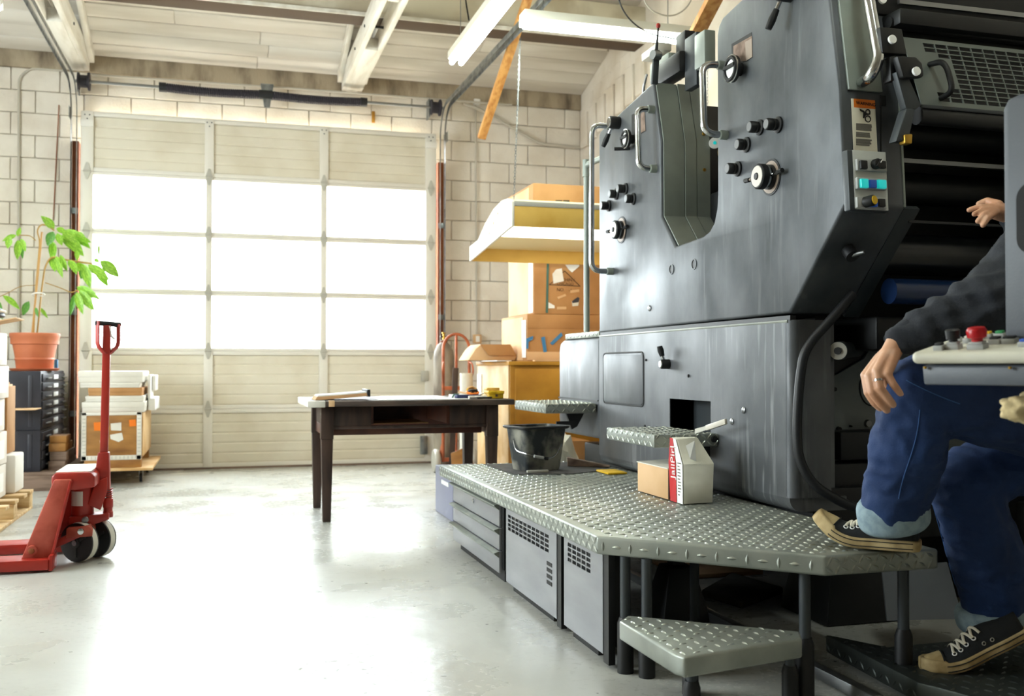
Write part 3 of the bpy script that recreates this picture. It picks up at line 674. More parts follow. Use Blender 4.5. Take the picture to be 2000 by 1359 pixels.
# wooden blocks stacked in front of the drawers
wd = [(8.40, .141, .0, .30, .068, 'lowest wood block lying on the base beside the drawers'), (8.42, .211, .02, .24, .07, 'second wood block stacked beside the drawers'),
      (8.41, .282, .0, .19, .064, 'third wood block stacked beside the drawers'), (8.43, .348, .01, .12, .055, 'short dark wood block on top of the pile beside the drawers')]
for y, z, dx, ln, h, lb in wd:
    tag(MB().box(-1.275+dx*.3, y, z, -1.155+dx*.3, y+ln*2.0, z+h).build('wood_block', 'oldwood' if h > .066 else 'ply', bev=.004), lb, 'wood block', 'offcuts beside the flat files')
tag(MB().bar((-1.12, 8.45, .155), (-1.12, 9.3, .155), .07, .03).build('plank', 'oldwood', bev=.003), 'flat grey plank on the base beyond the wood blocks', 'plank')
# ---- potted plant
PY = 8.72; pc = V((-1.43, PY, .906))
t = thing('potted_plant', 'leggy green plant in a terracotta pot on the flat files', 'plant', pc)
MB().lathe([(.165, 0), (.175, .005), (.185, .02), (.175, .022)], (0, 0, 0), 32).build('saucer', 'terracotta', t)
MB().lathe([(.125, .008), (.135, .02), (.142, .085), (.147, .09), (.147, .10), (.143, .105), (.163, .21), (.176, .215), (.180, .265), (.184, .27), (.186, .30), (.178, .302), (.165, .285), (.155, .25)], (0, 0, 0), 36, capt=False).build('pot', 'terracotta', t)
MB().lathe([(.158, .25), (.05, .262), (.001, .262)], (0, 0, 0), 24, capb=False).build('soil', 'soil', t)
def P(x, y, dy=0): return onY(x, y, PY+dy)-pc
MB().tube([P(63, 650), P(82, 453)], .008, 8).build('stake', 'stake', t)
MB().tube(fillet([P(66, 650), P(70, 560), P(78, 470), P(72, 450), P(80, 438), P(92, 440), P(106, 450)], .08), .006, 8).build('stem', 'stem', t)
MB().tube(fillet([P(73, 650, .03), P(82, 560, .03), P(88, 520, .03), P(100, 500, .03), P(130, 508, .03), P(180, 515, .03)], .08), .007, 8).build('stem', 'stem', t)
MB().tube(fillet([P(70, 470), P(60, 460), P(36, 459)], .05), .004, 6).build('stem', 'stem', t)
MB().tube(fillet([P(88, 552), P(118, 562), P(140, 572), P(152, 566)], .05), .004, 6).build('stem', 'stem', t)
MB().tube(fillet([P(70, 557), P(40, 558), P(10, 575), P(-4, 580)], .05), .003, 6).build('stem', 'stem', t)
MB().tube([P(75+12*math.cos(a), 575+3*math.sin(a), .03*math.sin(a)) for a in [2*math.pi*k/16 for k in range(16)]], .006, 6, closed=True).build('plant_tie', 'white', t)
leafm = {}
def leaf_mesh(m):
    n = 9; vs = []; fs = []
    for i in range(n):
        u = i/(n-1); hw = .5*math.sin(math.pi*u**.85)**.9*(1-.15*u) if 0 < u < 1 else .0
        bend = -.10*u*u
        vs += [(-hw, u, bend+.18*hw), (0, u, bend), (hw, u, bend+.18*hw)]
    for i in range(n-1):
        a = 3*i; fs += [(a, a+1, a+4, a+3), (a+1, a+2, a+5, a+4)]
    b = MB(); b.add(vs, fs); ob = b.build('leaf', m, smooth=80); me = ob.data; bpy.data.objects.remove(ob); return me
LM = {'leaf': leaf_mesh('leaf'), 'leafd': leaf_mesh('leafd')}
LV = [(106, 447, 81, 421, 16), (125, 449, 177, 482, 22), (120, 459, 165, 498, 24), (104, 452, 92, 480, 16, 1), (102, 470, 103, 510, 14), (102, 498, 107, 531, 14), (110, 500, 121, 541, 13),
      (118, 497, 131, 531, 10), (135, 508, 150, 534, 14), (150, 513, 172, 541, 16), (162, 515, 176, 562, 17), (172, 517, 214, 546, 18), (184, 522, 213, 560, 17), (195, 509, 235, 541, 22),
      (194, 479, 193, 500, 5), (184, 505, 194, 513, 8), (150, 560, 195, 583, 16), (155, 566, 184, 607, 17), (150, 570, 161, 613, 14), (146, 574, 137, 617, 10, 1), (34, 462, 40, 443, 8),
      (32, 459, 4, 470, 9), (20, 462, 14, 486, 12), (35, 468, 34, 508, 13), (38, 468, 45, 506, 9, 1), (41, 466, 50, 491, 10), (5, 577, 41, 604, 12), (57, 588, 43, 617, 13, 1), (-2, 588, 3, 623, 10, 1),
      (70, 600, 74, 619, 6, 1), (76, 600, 94, 621, 7), (110, 446, 131, 455, 12), (120, 452, 152, 474, 16), (152, 466, 178, 472, 12), (112, 455, 121, 480, 12), (150, 490, 151, 508, 9), (165, 525, 158, 545, 14, 1), (146, 455, 168, 465, 12)]
for q in LV:
    bx, by, tx, ty, wd_ = q[:5]; m = 'leafd' if len(q) > 5 else 'leaf'
    dy = random.uniform(-.08, .10); a = P(bx, by, dy); b = P(tx, ty, dy+random.uniform(-.10, .06)); d = b-a; L_ = d.length; d.normalize()
    side = d.cross(V((random.uniform(-.4, .4), -1, .5))).normalized(); nn = side.cross(d); wm = wd_*PY/FPX/1.0
    ob = bpy.data.objects.new('leaf', LM[m]); COL.objects.link(ob); ob.parent = t
    ob.matrix_local = MX(((side.x*wm*1.08, d.x*L_, nn.x*L_, a.x), (side.y*wm*1.08, d.y*L_, nn.y*L_, a.y), (side.z*wm*1.08, d.z*L_, nn.z*L_, a.z), (0, 0, 0, 1)))
q = onY(109, 705, 9.0)
tag(MB().box(q[0]-.012, 9.0, .906, q[0]+.014, 9.03, 1.0).build('blue_bottle', 'tape', bev=.006), 'small pale blue bottle half hidden behind the flowerpot', 'bottle')
# ---- crate on a wheeled dolly with flat boxes
t = thing('dolly', 'low plywood dolly on small casters under the crate', 'dolly', (-.78, 8.95, 0)); o = t.location
MB().box(-1.09, 8.40, .118, -.515, 9.50, .14).build('deck', 'plyl', t, bev=.003, w=o)
for x in (-1.02, -.62):
    for y in (8.66, 9.4):
        c = MB().lathe([(.036, -.011), (.036, .011)], (x, y, .037), 18, (1, 0, 0)).build('caster_wheel', 'dark', t, bev=.003, w=o)
        MB().box(x-.016, y-.02, .05, x-.012, y+.02, .118).box(x+.012, y-.02, .05, x+.016, y+.02, .118).box(x-.02, y-.03, .11, x+.02, y+.03, .118).build('caster_fork', 'steel', c, w=o)
t = thing('crate', 'plywood crate with white taped edges and orange stickers', 'crate', (-.83, 8.9, .14)); o = t.location
cx0, cx1, cy0, cy1, cz0, cz1 = -1.045, -.605, 8.45, 9.42, .205, .578
MB().box(cx0, cy0, cz0, cx1, cy1, cz1).build('body', 'ply', t, bev=.004, w=o)
for y in (8.45, 9.30): MB().box(cx0+.02, y, .141, cx1, y+.10, .205).build('skid', 'ply', t, bev=.003, w=o)
MB().box(cx1, cy0+.02, cz0+.02, cx1+.012, cy1-.02, cz1-.01).build('side_panel', 'plyl', t, bev=.003, w=o)
for a in ((cx0-.002, cz0, cx0+.034, cz1), (cx1-.034, cz0, cx1+.002, cz1), (cx0, cz0-.002, cx1, cz0+.034), (cx0, cz1-.022, cx1, cz1+.002)):
    MB().box(a[0], cy0-.005, a[1], a[2], cy0, a[3]).build('edge_tape', 'whitebox', t, bev=.001, w=o)
nl = MB()
for k in range(12):
    for x in (cx0+.017, cx1-.017): nl.box(x-.012, cy0-.0062, cz0+.03+k*.029, x+.012, cy0-.0048, cz0+.036+k*.029)
for k in range(13): nl.box(cx0+.04+k*.03, cy0-.0062, cz0+.004, cx0+.046+k*.03, cy0-.0048, cz0+.028)
nl.build('tape_creases', 'hinge', t, smooth=0, w=o, kind='stuff')
def patch(name, pts, m, yy): return MB().prism([(q[0], q[2]) for q in [onY(x, y, yy) for x, y in pts]], 1, yy-.003, yy+.002).build(name, m, t, smooth=0, w=o)
patch('sticker', [(183, 825), (198, 824), (198, 841), (184, 841)], 'sign_orange', cy0-.001)
patch('sticker', [(252, 820), (265, 819), (266, 832), (253, 833)], 'sign_orange', cy0-.001)
patch('torn_label', [(216, 827), (237, 825), (237, 841), (217, 840)], 'whitebox', cy0-.001)
patch('torn_label', [(215, 849), (238, 845), (241, 858), (232, 863), (216, 857)], 'whitebox', cy0-.001)
patch('torn_label', [(195, 860), (205, 857), (206, 875), (197, 876)], 'whitebox', cy0-.001)
FB = [(-1.045, -.585, .579, .66, 'whitebox', 'lowest white flat box on the crate'), (-1.02, -.592, .661, .708, 'whitebox', 'thin white flat box second from the bottom on the crate'),
      (-1.0, -.605, .709, .772, 'card', 'brown flat box in the middle of the white boxes on the crate'), (-1.06, -.622, .773, .815, 'whitebox', 'white box lid below the topmost box on the crate'), (-1.075, -.60, .816, .905, 'whitebox', 'topmost and widest white flat box on the crate')]
for x0, x1, z0, z1, m, lb in FB:
    t = thing('flat_box', lb, 'box', ((x0+x1)/2, 8.80, z0), group='flat boxes on the crate'); hw = (x1-x0)/2
    MB().box(-hw, -.33, 0, hw, .33, z1-z0-.001).build('box', m, t, bev=.004)
    MB().box(-hw-.003, -.333, (z1-z0)*.45, hw+.003, .333, z1-z0).build('lid', m, t, bev=.004)
tag(MB().box(-.578, 8.72, .68, -.555, 9.1, .875).build('paper_pack', 'paper', bev=.004), 'white paper pack standing at the right end of the flat boxes', 'paper')
tag(MB().box(-.551, 8.85, .74, -.525, 9.2, .87).build('paper_pack', 'white', bev=.004), 'white pack with a lilac panel behind the flat boxes', 'paper')
tag(MB().box(-.575, 8.75, .58, -.52, 9.35, .679).build('paper_ream', 'paper', bev=.003), 'white paper ream on the right rim of the crate', 'paper')
# ================================================================== MIDDLE: table, hand truck, store corner
t = thing('work_table', 'old dark wooden table with tapered legs and a missing drawer', 'table', (1.10, 6.42, 0)); o = t.location
TX0, TX1, TY0, TY1 = .50, 1.78, 6.02, 6.90
MB().box(TX0, TY0, .700, TX1, TY1, .735).build('tabletop', 'deskedge', t, bev=.008, w=o)
def leg(x, y, w=.075, b=.048):
    MB().hexa([(x-b/2, y-b/2, 0), (x+b/2, y-b/2, 0), (x+b/2, y+b/2, 0), (x-b/2, y+b/2, 0)], [(x-w/2*.92, y-w/2*.92, .50), (x+w/2*.92, y-w/2*.92, .50), (x+w/2*.92, y+w/2*.92, .50), (x-w/2*.92, y+w/2*.92, .50)]).box(x-w/2, y-w/2, .50, x+w/2, y+w/2, .70).build('leg', 'walnut', t, bev=.003, w=o)
LX0, LX1, LY0, LY1 = .62, 1.655, 6.13, 6.76
for x in (LX0, LX1):
    for y in (LY0, LY1): leg(x, y)
# front apron: two solid ends, open drawer bay, rail below
ex0, ex1 = LX0+.037, LX1-.037
MB().box(ex0, LY0-.02, .575, ex0+.23, LY0+.005, .70).build('apron', 'walnut', t, bev=.002, w=o)
MB().box(ex1-.235, LY0-.02, .575, ex1, LY0+.005, .70).build('apron', 'walnut', t, bev=.002, w=o)
MB().box(ex0, LY0-.026, .560, ex1, LY0+.01, .577).build('drawer_rail', 'walnut', t, bev=.003, w=o)
MB().box(ex0, LY1, .50, ex1, LY1+.025, .70).build('apron', 'walnutr', t, bev=.002, w=o)
MB().box(ex0, LY0+.10, .515, ex1, LY0+.125, .572).build('stretcher', 'walnutr', t, bev=.002, w=o)
for x in (LX0, LX1): MB().box(x-.0125, LY0+.037, .58, x+.0125, LY1-.037, .70).build('apron', 'walnut', t, bev=.002, w=o)
for x in (LX0, LX1): MB().box(x-.0125, LY0+.037, .515, x+.0125, LY1-.037, .579).build('apron', 'walnutr', t, bev=.002, w=o)
MB().box(ex0+.23, LY0+.02, .585, ex0+.25, LY1, .695).build('drawer_runner', 'walnutr', t, w=o); MB().box(ex1-.25, LY0+.02, .585, ex1-.23, LY1, .695).build('drawer_runner', 'walnutr', t, w=o)
MB().box(ex0+.25, LY0+.15, .578, ex0+.62, LY1, .583).build('dust_board', 'plyl', t, w=o)
tp = MB().box(TX0-.004, TY0-.004, .697, TX0+.10, TY0+.04, .7365); tp.build('corner_tape', 'whitebox', t, bev=.004, w=o)
MB().box(TX0-.005, TY0+.04, .698, TX0+.02, TY1-.1, .7365).build('edge_tape', 'whitebox', t, bev=.004, w=o)
MB().box(TX0+.12, TY0-.003, .70, TX0+.155, TY0+.05, .7365).build('edge_tape', 'cardl', t, bev=.002, w=o)
# things on the table
t = thing('paper_pad', 'thick curled pad of white sheets on the left end of the table', 'paper pad', (.72, 6.25, .737)); 
for k in range(6):
    n = 8; vs = []; fs = []
    for i in range(n+1):
        u = i/n; z = .004+k*.0052+.022*u*u+.004*math.sin(3*u)
        for y in (-.12+.006*k, .14-.004*k): vs += [(-.17+.32*u+.004*k, y, z)]
    for i in range(n): fs.append((2*i, 2*i+1, 2*i+3, 2*i+2))
    vs2 = [(a, b, c-.004) for a, b, c in vs]; nn = len(vs)
    fs2 = [tuple(q+nn for q in f[::-1]) for f in fs]; side = []
    for i in range(n): side += [(2*i, 2*i+2, nn+2*i+2, nn+2*i), (2*i+1, nn+2*i+1, nn+2*i+3, 2*i+3)]
    side += [(0, nn, nn+1, 1), (2*n, 2*n+1, nn+2*n+1, nn+2*n)]
    MB().add(vs+vs2, fs+fs2+side).build('sheet', 'paper' if k == 5 else 'cardl' if k < 4 else 'paper', t)
MB().box(.145, -.12, .018, .165, .13, .062).build('binding', 'dark', t, bev=.003)
for (x0, x1, y0, y1, lb) in ((.93, 1.28, 6.08, 6.5, 'large white sheet lying flat in the middle of the table'), (1.29, 1.50, 6.06, 6.4, 'white sheet beside the tools on the table'), (1.05, 1.45, 6.52, 6.85, 'white sheet at the back of the table')):
    tag(MB().box(x0, y0, .7366, x1, y1, .7385).build('paper_sheet', 'paper', smooth=0), lb, 'paper')
def TP(x, y, Y=6.2): return onY(x, y, Y)
t = thing('yellow_case', 'small bright yellow plastic case at the right end of the table', 'case', (1.70, 6.22, .736))
MB().box(-.05, -.06, 0, .045, .06, .045).build('body', 'yellow', t, bev=.004); MB().box(-.055, -.065, .028, -.002, .065, .05).build('lid', 'yellow', t, bev=.004); MB().box(.0, -.065, .028, .05, .065, .05).build('lid', 'yellow', t, bev=.004)
MB().box(-.055, -.02, .05, .03, .06, .068).build('tray', 'hoodyellow', t, bev=.004)
MB().box(-.01, -.066, .012, .004, -.062, .028).build('latch', 'ink', t)
t = thing('tape_dispenser', 'orange and black coil of banding tape among the tools on the table', 'tape roll', (1.56, 6.24, .775))
for k, (r, m, tz) in enumerate(((.036, 'sign_orange', .3), (.03, 'dark', -.4), (.033, 'yellow', .9), (.026, 'pine', 1.4))):
    MB().tube([(r*math.cos(a), r*math.sin(a)*math.cos(tz)+.006*k, r*math.sin(a)*math.sin(tz)+.002*k) for a in [2*math.pi*i/20 for i in range(20)]], .008, 8, closed=True).build('strap_loop', m, t)
MB().bar((-.05, 0, -.03), (.03, -.01, .02), .012, .012).build('handle', 'dark', t, bev=.003)
tag(MB().bar((1.43, 6.16, .751), (1.60, 6.20, .751), .045, .022).build('tool_pouch', 'navy', bev=.005), 'navy tool pouch lying on the table', 'pouch')
tag(MB().tube([(1.50, 6.10, .747), (1.62, 6.12, .750)], [.009, .007], 8).build('marker', 'white'), 'white marker in front of the navy pouch', 'marker')
tag(MB().tube([(1.55, 6.08, .744), (1.66, 6.14, .744)], [.006, .006], 8).build('screwdriver', 'black'), 'thin black screwdriver on the table edge', 'screwdriver')
tag(MB().tube([(1.50, 6.38, .775), (1.63, 6.30, .745)], [.006, .005], 8).build('brush', 'cardl'), 'pale wooden stick leaning over the tools', 'stick')
tag(MB().tube([(1.62, 6.36, .746), (1.72, 6.44, .78)], [.006, .004], 8).build('brush', 'paper'), 'white stick leaning towards the yellow case', 'stick')
tag(MB().tube(fillet([(1.415, 6.2, .742), (1.43, 6.2, .765), (1.46, 6.22, .763)], .01), .005, 8).build('clip', 'teal'), 'dark green bent clip at the left end of the tools', 'clip')
t = thing('tape_roll', 'white roll of tape beside the navy pouch', 'tape roll', (1.44, 6.26, .738)); MB().lathe([(.02, 0), (.032, 0), (.032, .024), (.02, .024)], (0, 0, 0), 20, capb=False, capt=False).build('roll', 'paper', t)
# ---- hand truck
HY = 8.62
t = thing('hand_truck', 'rusty orange hand truck with looped handle and grey wheels', 'hand truck', (2.0, HY, 0)); o = t.location
hw = .118; xc = 2.005
lp = [(xc-hw, HY, .10), (xc-hw, HY, 1.10)]+[(xc-hw*math.cos(a), HY, 1.10+.13*math.sin(a)) for a in [math.pi*k/12 for k in range(1, 12)]]+[(xc+hw, HY, 1.10), (xc+hw, HY, .10)]
MB().tube(lp, .0135, 12).build('frame_loop', 'copper', t, w=o)
MB().cyl((xc, HY, .08), (xc, HY, 1.23), .012, 12).build('centre_tube', 'copper', t, w=o)
for x in (xc-hw, xc+hw):
    s_ = -1 if x < xc else 1
    MB().tube(fillet([(x, HY-.01, .98), (x+s_*.012, HY-.06, .97), (x+s_*.022, HY-.07, .90), (x+s_*.005, HY-.02, .80), (x, HY, .72)], .03), .008, 8).build('grip_bracket', 'copper', t, w=o)
for z in (.12, .45, .75): MB().bar((xc-hw, HY, z), (xc+hw, HY, z), .02, .035).build('cross_bar', 'copper', t, bev=.002, w=o)
MB().box(xc-.16, HY-.20, .01, xc+.16, HY+.01, .02).build('toe_plate', 'copper', t, bev=.002, w=o)
MB().cyl((xc-.19, HY+.06, .105), (xc+.19, HY+.06, .105), .010, 10).build('axle', 'steel', t, w=o)
for x in (xc-.17, xc+.17):
    wl2 = MB().lathe([(.06, -.024), (.095, -.024), (.105, -.012), (.105, .012), (.095, .024), (.06, .024)], (x, HY+.06, .106), 26, (1, 0, 0)).build('wheel', 'hinge', t, w=o)
    MB().lathe([(.06, -.018), (.06, .018)], (x, HY+.06, .106), 20, (1, 0, 0)).build('rim', 'white', wl2, w=o)
    MB().bar((x-math.copysign(.03, x-xc), HY+.06, .105), (x-math.copysign(.045, x-xc), HY, .25), .012, .03).build('axle_bracket', 'copper', t, w=o)
# ---- gas cylinder behind it
t = thing('gas_cylinder', 'tall worn white gas cylinder behind the hand truck', 'gas cylinder', (1.965, 8.95, 0))
MB().lathe([(.085, 0), (.095, .01), (.095, 1.03), (.088, 1.08), (.06, 1.14), (.03, 1.165), (.03, 1.185)], (0, 0, 0), 28).build('tank', 'cyl', t)
MB().lathe([(.034, 1.16), (.034, 1.178)], (0, 0, 0), 16).build('neck_ring', 'rust', t)
vb = MB().lathe([(.012, 1.178), (.014, 1.21), (.010, 1.24), (.02, 1.245), (.02, 1.255)], (0, 0, 0), 14).build('valve', 'brass', t)
MB().tube([(-.035, 0, 1.215), (.035, 0, 1.215)], .009, 10).build('valve_outlet', 'dark', vb)
# paper tubes and boards beside
t = thing('paper_tube', 'thick cream paper roll standing between the hand truck and the cabinet', 'paper roll', (2.0, 8.22, 0))
MB().lathe([(.026, 0), (.055, 0), (.055, .885), (.026, .885)], (0, 0, 0), 24, capb=False, capt=False).build('roll', 'whitebox', t)
tag(MB().bar((1.90, 8.36, 0), (1.95, 8.40, .93), .05, .006, (0, 1, 0)).build('dark_board', 'walnut', bev=.002), 'narrow dark board leaning behind the hand truck', 'board')
tag(MB().hexa([(1.84, 8.02, 0), (2.02, 8.02, 0), (2.02, 8.03, 0), (1.84, 8.03, 0)], [(1.84, 8.10, .22), (2.02, 8.10, .29), (2.02, 8.11, .29), (1.84, 8.11, .22)]).build('plywood_offcut', 'ply', bev=.002), 'small brown panel leaning on the floor under the table', 'panel')
tag(MB().box(2.020, 7.80, .68, 2.027, 7.93, .88).build('white_sign', 'paper', bev=.002), 'small white card hanging at the end of the yellow cabinet', 'card')
# ---- yellow flat-file cabinet
KX, KY0, KY1, KZ = 2.04, 7.0, 7.95, .98
t = thing('wooden_cabinet', 'yellow painted wooden flat-file cabinet with left side coloured as lit by the window', 'cabinet', (2.65, 7.45, 0)); o = t.location
MB().box(KX, KY0+.02, .04, 3.35, KY1, KZ-.03).build('body', 'yellowwood', t, bev=.004, w=o)
MB().box(KX-.012, KY0+.035, .0, KX, KY1, KZ-.03).build('side_panel', 'plyl', t, bev=.003, w=o)  # pale tone carries the window light falling on this side
MB().box(KX-.02, KY0-.005, KZ-.03, 3.37, KY1+.02, KZ).build('top', 'yellowwood', t, bev=.004, w=o)
for k in range(3):
    z0 = .06+k*.295
    d = MB().box(KX+.035, KY0, z0, 3.31, KY0+.022, z0+.275).build('drawer', 'yellowwood', t, bev=.006, w=o)
    for x in (2.5, 2.95): MB().box(x-.06, KY0-.015, z0+.12, x+.06, KY0, z0+.14).build('pull', 'brass', d, bev=.003, w=o)
MB().box(2.22, KY0-.006, KZ+.0, 2.7, KY0+.05, KZ+.008).build('ledger_strip', 'cardl', t, bev=.002, w=o)
tag(MB().hexa([(1.95, 7.06, .981), (2.06, 7.06, .981), (2.06, 7.52, .981), (1.95, 7.52, .981)], [(1.95, 7.06, .986), (2.06, 7.06, .986), (2.06, 7.52, .986), (1.95, 7.52, .986)]).build('paper_sheet', 'paper', smooth=0), 'white sheet lying along the left edge of the yellow cabinet', 'paper')
# open carton lying on the cabinet
t = thing('carton', 'open brown carton on its side with white labels on top', 'carton', (2.10, 7.75, .99)); o = t.location
b = MB(); b.prism([(1.86, .99), (2.24, .99), (2.255, 1.02), (2.20, 1.115), (1.96, 1.115), (1.92, 1.08)], 1, 7.58, 7.92); b.build('box', 'cardl', t, bev=.004, w=o)
MB().prism([(1.955, 1.116), (2.20, 1.116), (2.25, 1.03), (2.02, 1.03)], 1, 7.565, 7.575).build('flap', 'card', t, w=o)
for x0 in (1.97, 2.075): MB().box(x0, 7.62, 1.1155, x0+.085, 7.80, 1.117).build('label', 'paper', t, smooth=0, w=o)
MB().box(2.17, 7.575, 1.114, 2.195, 7.925, 1.118).build('packing_tape', 'whitebox', t, smooth=0, w=o)
# ---- brown box stack on the cabinet
BX, BY = 2.262, 7.32
def bigbox(x0, y0, z0, x1, y1, z1, lb):
    t = thing('cardboard_box', lb, 'box', ((x0+x1)/2, (y0+y1)/2, z0), group='brown boxes stacked on the yellow cabinet'); o = t.location
    MB().box(x0, y0, z0, x1, y1, z1-.001).build('box', 'card', t, bev=.006, w=o)
    MB().box(x0-.003, y0+.10, z0+.01, x0, y1-.02, z1-.02).build('lit_side', 'cardl', t, smooth=0, w=o)  # left side paler, the light on it is put into the colour
    return t
ta = bigbox(BX, BY, .9805, 2.86, 8.05, 1.345, 'lowest brown box on the yellow cabinet, with blue tape strips')
tb = bigbox(BX+.06, BY+.02, 1.348, 2.90, 8.05, 1.93, 'brown box with a printed triangle and torn white labels')
tc_ = bigbox(BX+.06, BY+.04, 1.93, 2.95, 8.1, 2.37, 'topmost brown box showing above the hood lamp')
def patch2(t, name, pts, m, yy, th=.003):
    return MB().prism([(q[0], q[2]) for q in [onY(x, y, yy) for x, y in pts]], 1, yy-th, yy+.001).build(name, m, t, smooth=0, w=t.location)
MB().box(BX-.006, BY+.02, 1.01, BX-.003, BY+.12, 1.30).build('white_sheet', 'paper', ta, smooth=0, w=ta.location)
MB().box(BX, BY-.003, 1.235, 2.86, BY, 1.345).build('upper_flap', 'card', ta, w=ta.location, bev=.001); MB().box(BX, BY-.003, .99, 2.86, BY, 1.055).build('lower_flap', 'cardl', ta, w=ta.location, bev=.001)
for pts in (((1028, 661), (1041, 656), (1041, 662), (1032, 668), (1032, 681), (1028, 681)), ((1057, 659), (1064, 657), (1068, 687), (1062, 688)), ((1074, 670), (1096, 649), (1099, 655), (1079, 674))):
    patch2(ta, 'blue_tape', pts, 'tape', BY-.004)
MB().box(BX+.056, BY+.04, 1.36, BX+.06, BY+.14, 1.90).build('white_sheet', 'paper', tb, smooth=0, w=tb.location)
yb = BY+.019
tri = [onY(1073, 556, yb), onY(1103, 529, yb), onY(1133, 559, yb)]
tm = MB()
for i in range(3): tm.bar(tri[i]-V((0, .001, 0)), tri[(i+1) % 3]-V((0, .001, 0)), .003, .005, (0, 0, 1))
tm.build('printed_triangle', 'ink', tb, w=tb.location)
def btext(t, s, x, y, sz, m, yy=None):
    p = onY(x, y, yy if yy else yb-.0015); text_mesh('printed_text', s, sz, m, t, frame(p-t.location, (1, 0, .0), (0, 0, 1)))
btext(tb, 'CHINY', 1110, 547, .036, 'ink'); btext(tb, 'CHICAGO', 1104, 554.5, .030, 'ink'); btext(tb, 'NO.', 1095, 566, .036, 'ink'); btext(tb, '-1', 1114, 567, .036, 'ink')
patch2(tb, 'torn_label', ((1079, 535), (1086, 526), (1097, 524), (1101, 549), (1081, 554)), 'paper', yb-.004)
patch2(tb, 'torn_label', ((1104, 517), (1131, 517), (1131, 520), (1117, 532), (1111, 527)), 'paper', yb-.001)
patch2(tb, 'torn_label', ((1071, 590), (1083, 597), (1083, 602), (1071, 602)), 'paper', yb-.001)
patch2(tb, 'torn_label', ((1117, 588), (1128, 580), (1132, 582), (1129, 597), (1118, 598)), 'whitebox', yb-.001); patch2(tb, 'dark_print', ((1117, 588), (1128, 580), (1132, 582), (1130, 590), (1118, 592)), 'filecab', yb-.002)
for pts in (((1088, 580), (1104, 574), (1106, 578), (1090, 584)), ((1088, 599), (1106, 599), (1106, 604), (1088, 604)), ((1114, 567), (1131, 565), (1131, 570), (1114, 572))): patch2(tb, 'clear_tape', pts, 'cardl', yb-.001)
q0, q1 = onY(1070, 515, yb-.002), onY(1068, 611, yb-.002); MB().bar(q0, q1, .018, .002, (0, 1, 0)).build('strapping_band', 'teal', tb, w=tb.location)
patch2(tc_, 'printed_bar', ((1085, 391), (1098, 391), (1098, 395), (1085, 395)), 'text', BY+.039); patch2(tc_, 'printed_bar', ((1100, 391), (1112, 391), (1112, 395), (1100, 395)), 'text', BY+.039)
# lower clutter behind the platform
tag(MB().box(2.06, 6.60, 0, 2.5, 6.95, .42).build('cardboard_box', 'card', bev=.005), 'plain brown box on the floor in front of the yellow cabinet', 'box')
t = thing('plastic_bag', 'crumpled clear plastic bag filled with pale waste by the press', 'bag', (2.0, 5.95, 0))
bm = bmesh.new(); bmesh.ops.create_icosphere(bm, subdivisions=3, radius=1)
for v in bm.verts:
    n_ = noise.noise(v.co*2.3)*.16+noise.noise(v.co*5)*.07; v.co *= 1+n_; v.co = V((v.co.x*.17, v.co.y*.2, max(-1, v.co.z)*.28+.29))
me = bpy.data.meshes.new('bag'); bm.to_mesh(me); bm.free(); me.materials.append(M['bag']); ob = bpy.data.objects.new('sack', me); COL.objects.link(ob); ob.parent = t
for k in range(4):
    tag(MB().box(2.62, 6.1, .99+k*.07, 2.95, 6.5, 1.05+k*.07).build('paper_ream', 'paper', bev=.004), ['lowest', 'second', 'third', 'topmost'][k]+' white paper ream in the small pile behind the far end of the press', 'paper', 'reams behind the press')
t = thing('side_table', 'plain brown stand carrying the white paper reams', 'table', (2.78, 6.3, 0)); o = t.location
MB().box(2.55, 6.02, .95, 3.05, 6.56, .989).build('top', 'card', t, bev=.003, w=o)
for x in (2.59, 3.01):
    for y in (6.06, 6.52): MB().box(x-.025, y-.025, 0, x+.025, y+.025, .95).build('leg', 'oldwood', t, w=o)
# ---- hood lamp over the cabinet
t = thing('hood_lamp', 'long yellow wooden lamp hood hanging on chains over the cabinet', 'lamp', (2.45, 6.75, 1.9)); o = t.location
yf = 6.10; fx = onY(1000, 393, yf); X0 = fx[0]; X1 = 3.25
zft, zfb = onY(1000, 393, yf)[2], onY(1000, 441, yf)[2]; zbb = onX(917, 510, X0)[2]; ybk = onX(917, 510, X0)[1]; zbt = onX(917, 482, X0)[2]
prof = [(yf, zfb), (yf, zft), (yf+.10, zft+.035), (yf+.25, zft+.045), (yf+.45, zft+.02), (yf+.68, zft-.05), (yf+.88, zft-.14), (ybk, zbt), (ybk, zbb)]
for x in (X0, X1): MB().prism(prof, 0, x, x+.016).build('end_panel', 'hoodend', t, w=o, bev=.002)
MB().box(X0+.016, yf, zfb, X1, yf+.014, zft-.028).build('front_board', 'hoodyellow', t, w=o, bev=.002)
MB().box(X0+.016, yf-.004, zft-.028, X1, yf+.03, zft+.004).build('top_rail', 'hinge', t, w=o, bev=.003)
vs = []; fs = []
for k, (y, z) in enumerate(prof[1:8]):
    for x in (X0+.016, X1): vs += [(x, y+.004, z-.012), (x, y+.004, z-.003)]
n = 7
for k in range(n-1): a = 4*k; fs += [(a, a+2, a+6, a+4), (a+1, a+5, a+7, a+3)]
MB().add(vs, fs).build('reflector', 'hoodin', t, w=o, smooth=60)
MB().box(X0+.016, ybk-.012, zbb, X1, ybk, zbt).build('back_board', 'hoodyellow', t, w=o, bev=.002)
for k in range(4):
    yy = yf+.34+.11*k; zz = zft-.028-.052*k; MB().cyl((X0-.001, yy, zz), (X0+.004, yy, zz), .011, 12).build('vent_hole', 'card', t, w=o)
for y in (yf+.26, yf+.38, yf+.50): MB().cyl((X0+.05, y, zfb+.015), (X1-.05, y, zfb+.015), .019, 12).build('tube', 'tubesoft', t, w=o)
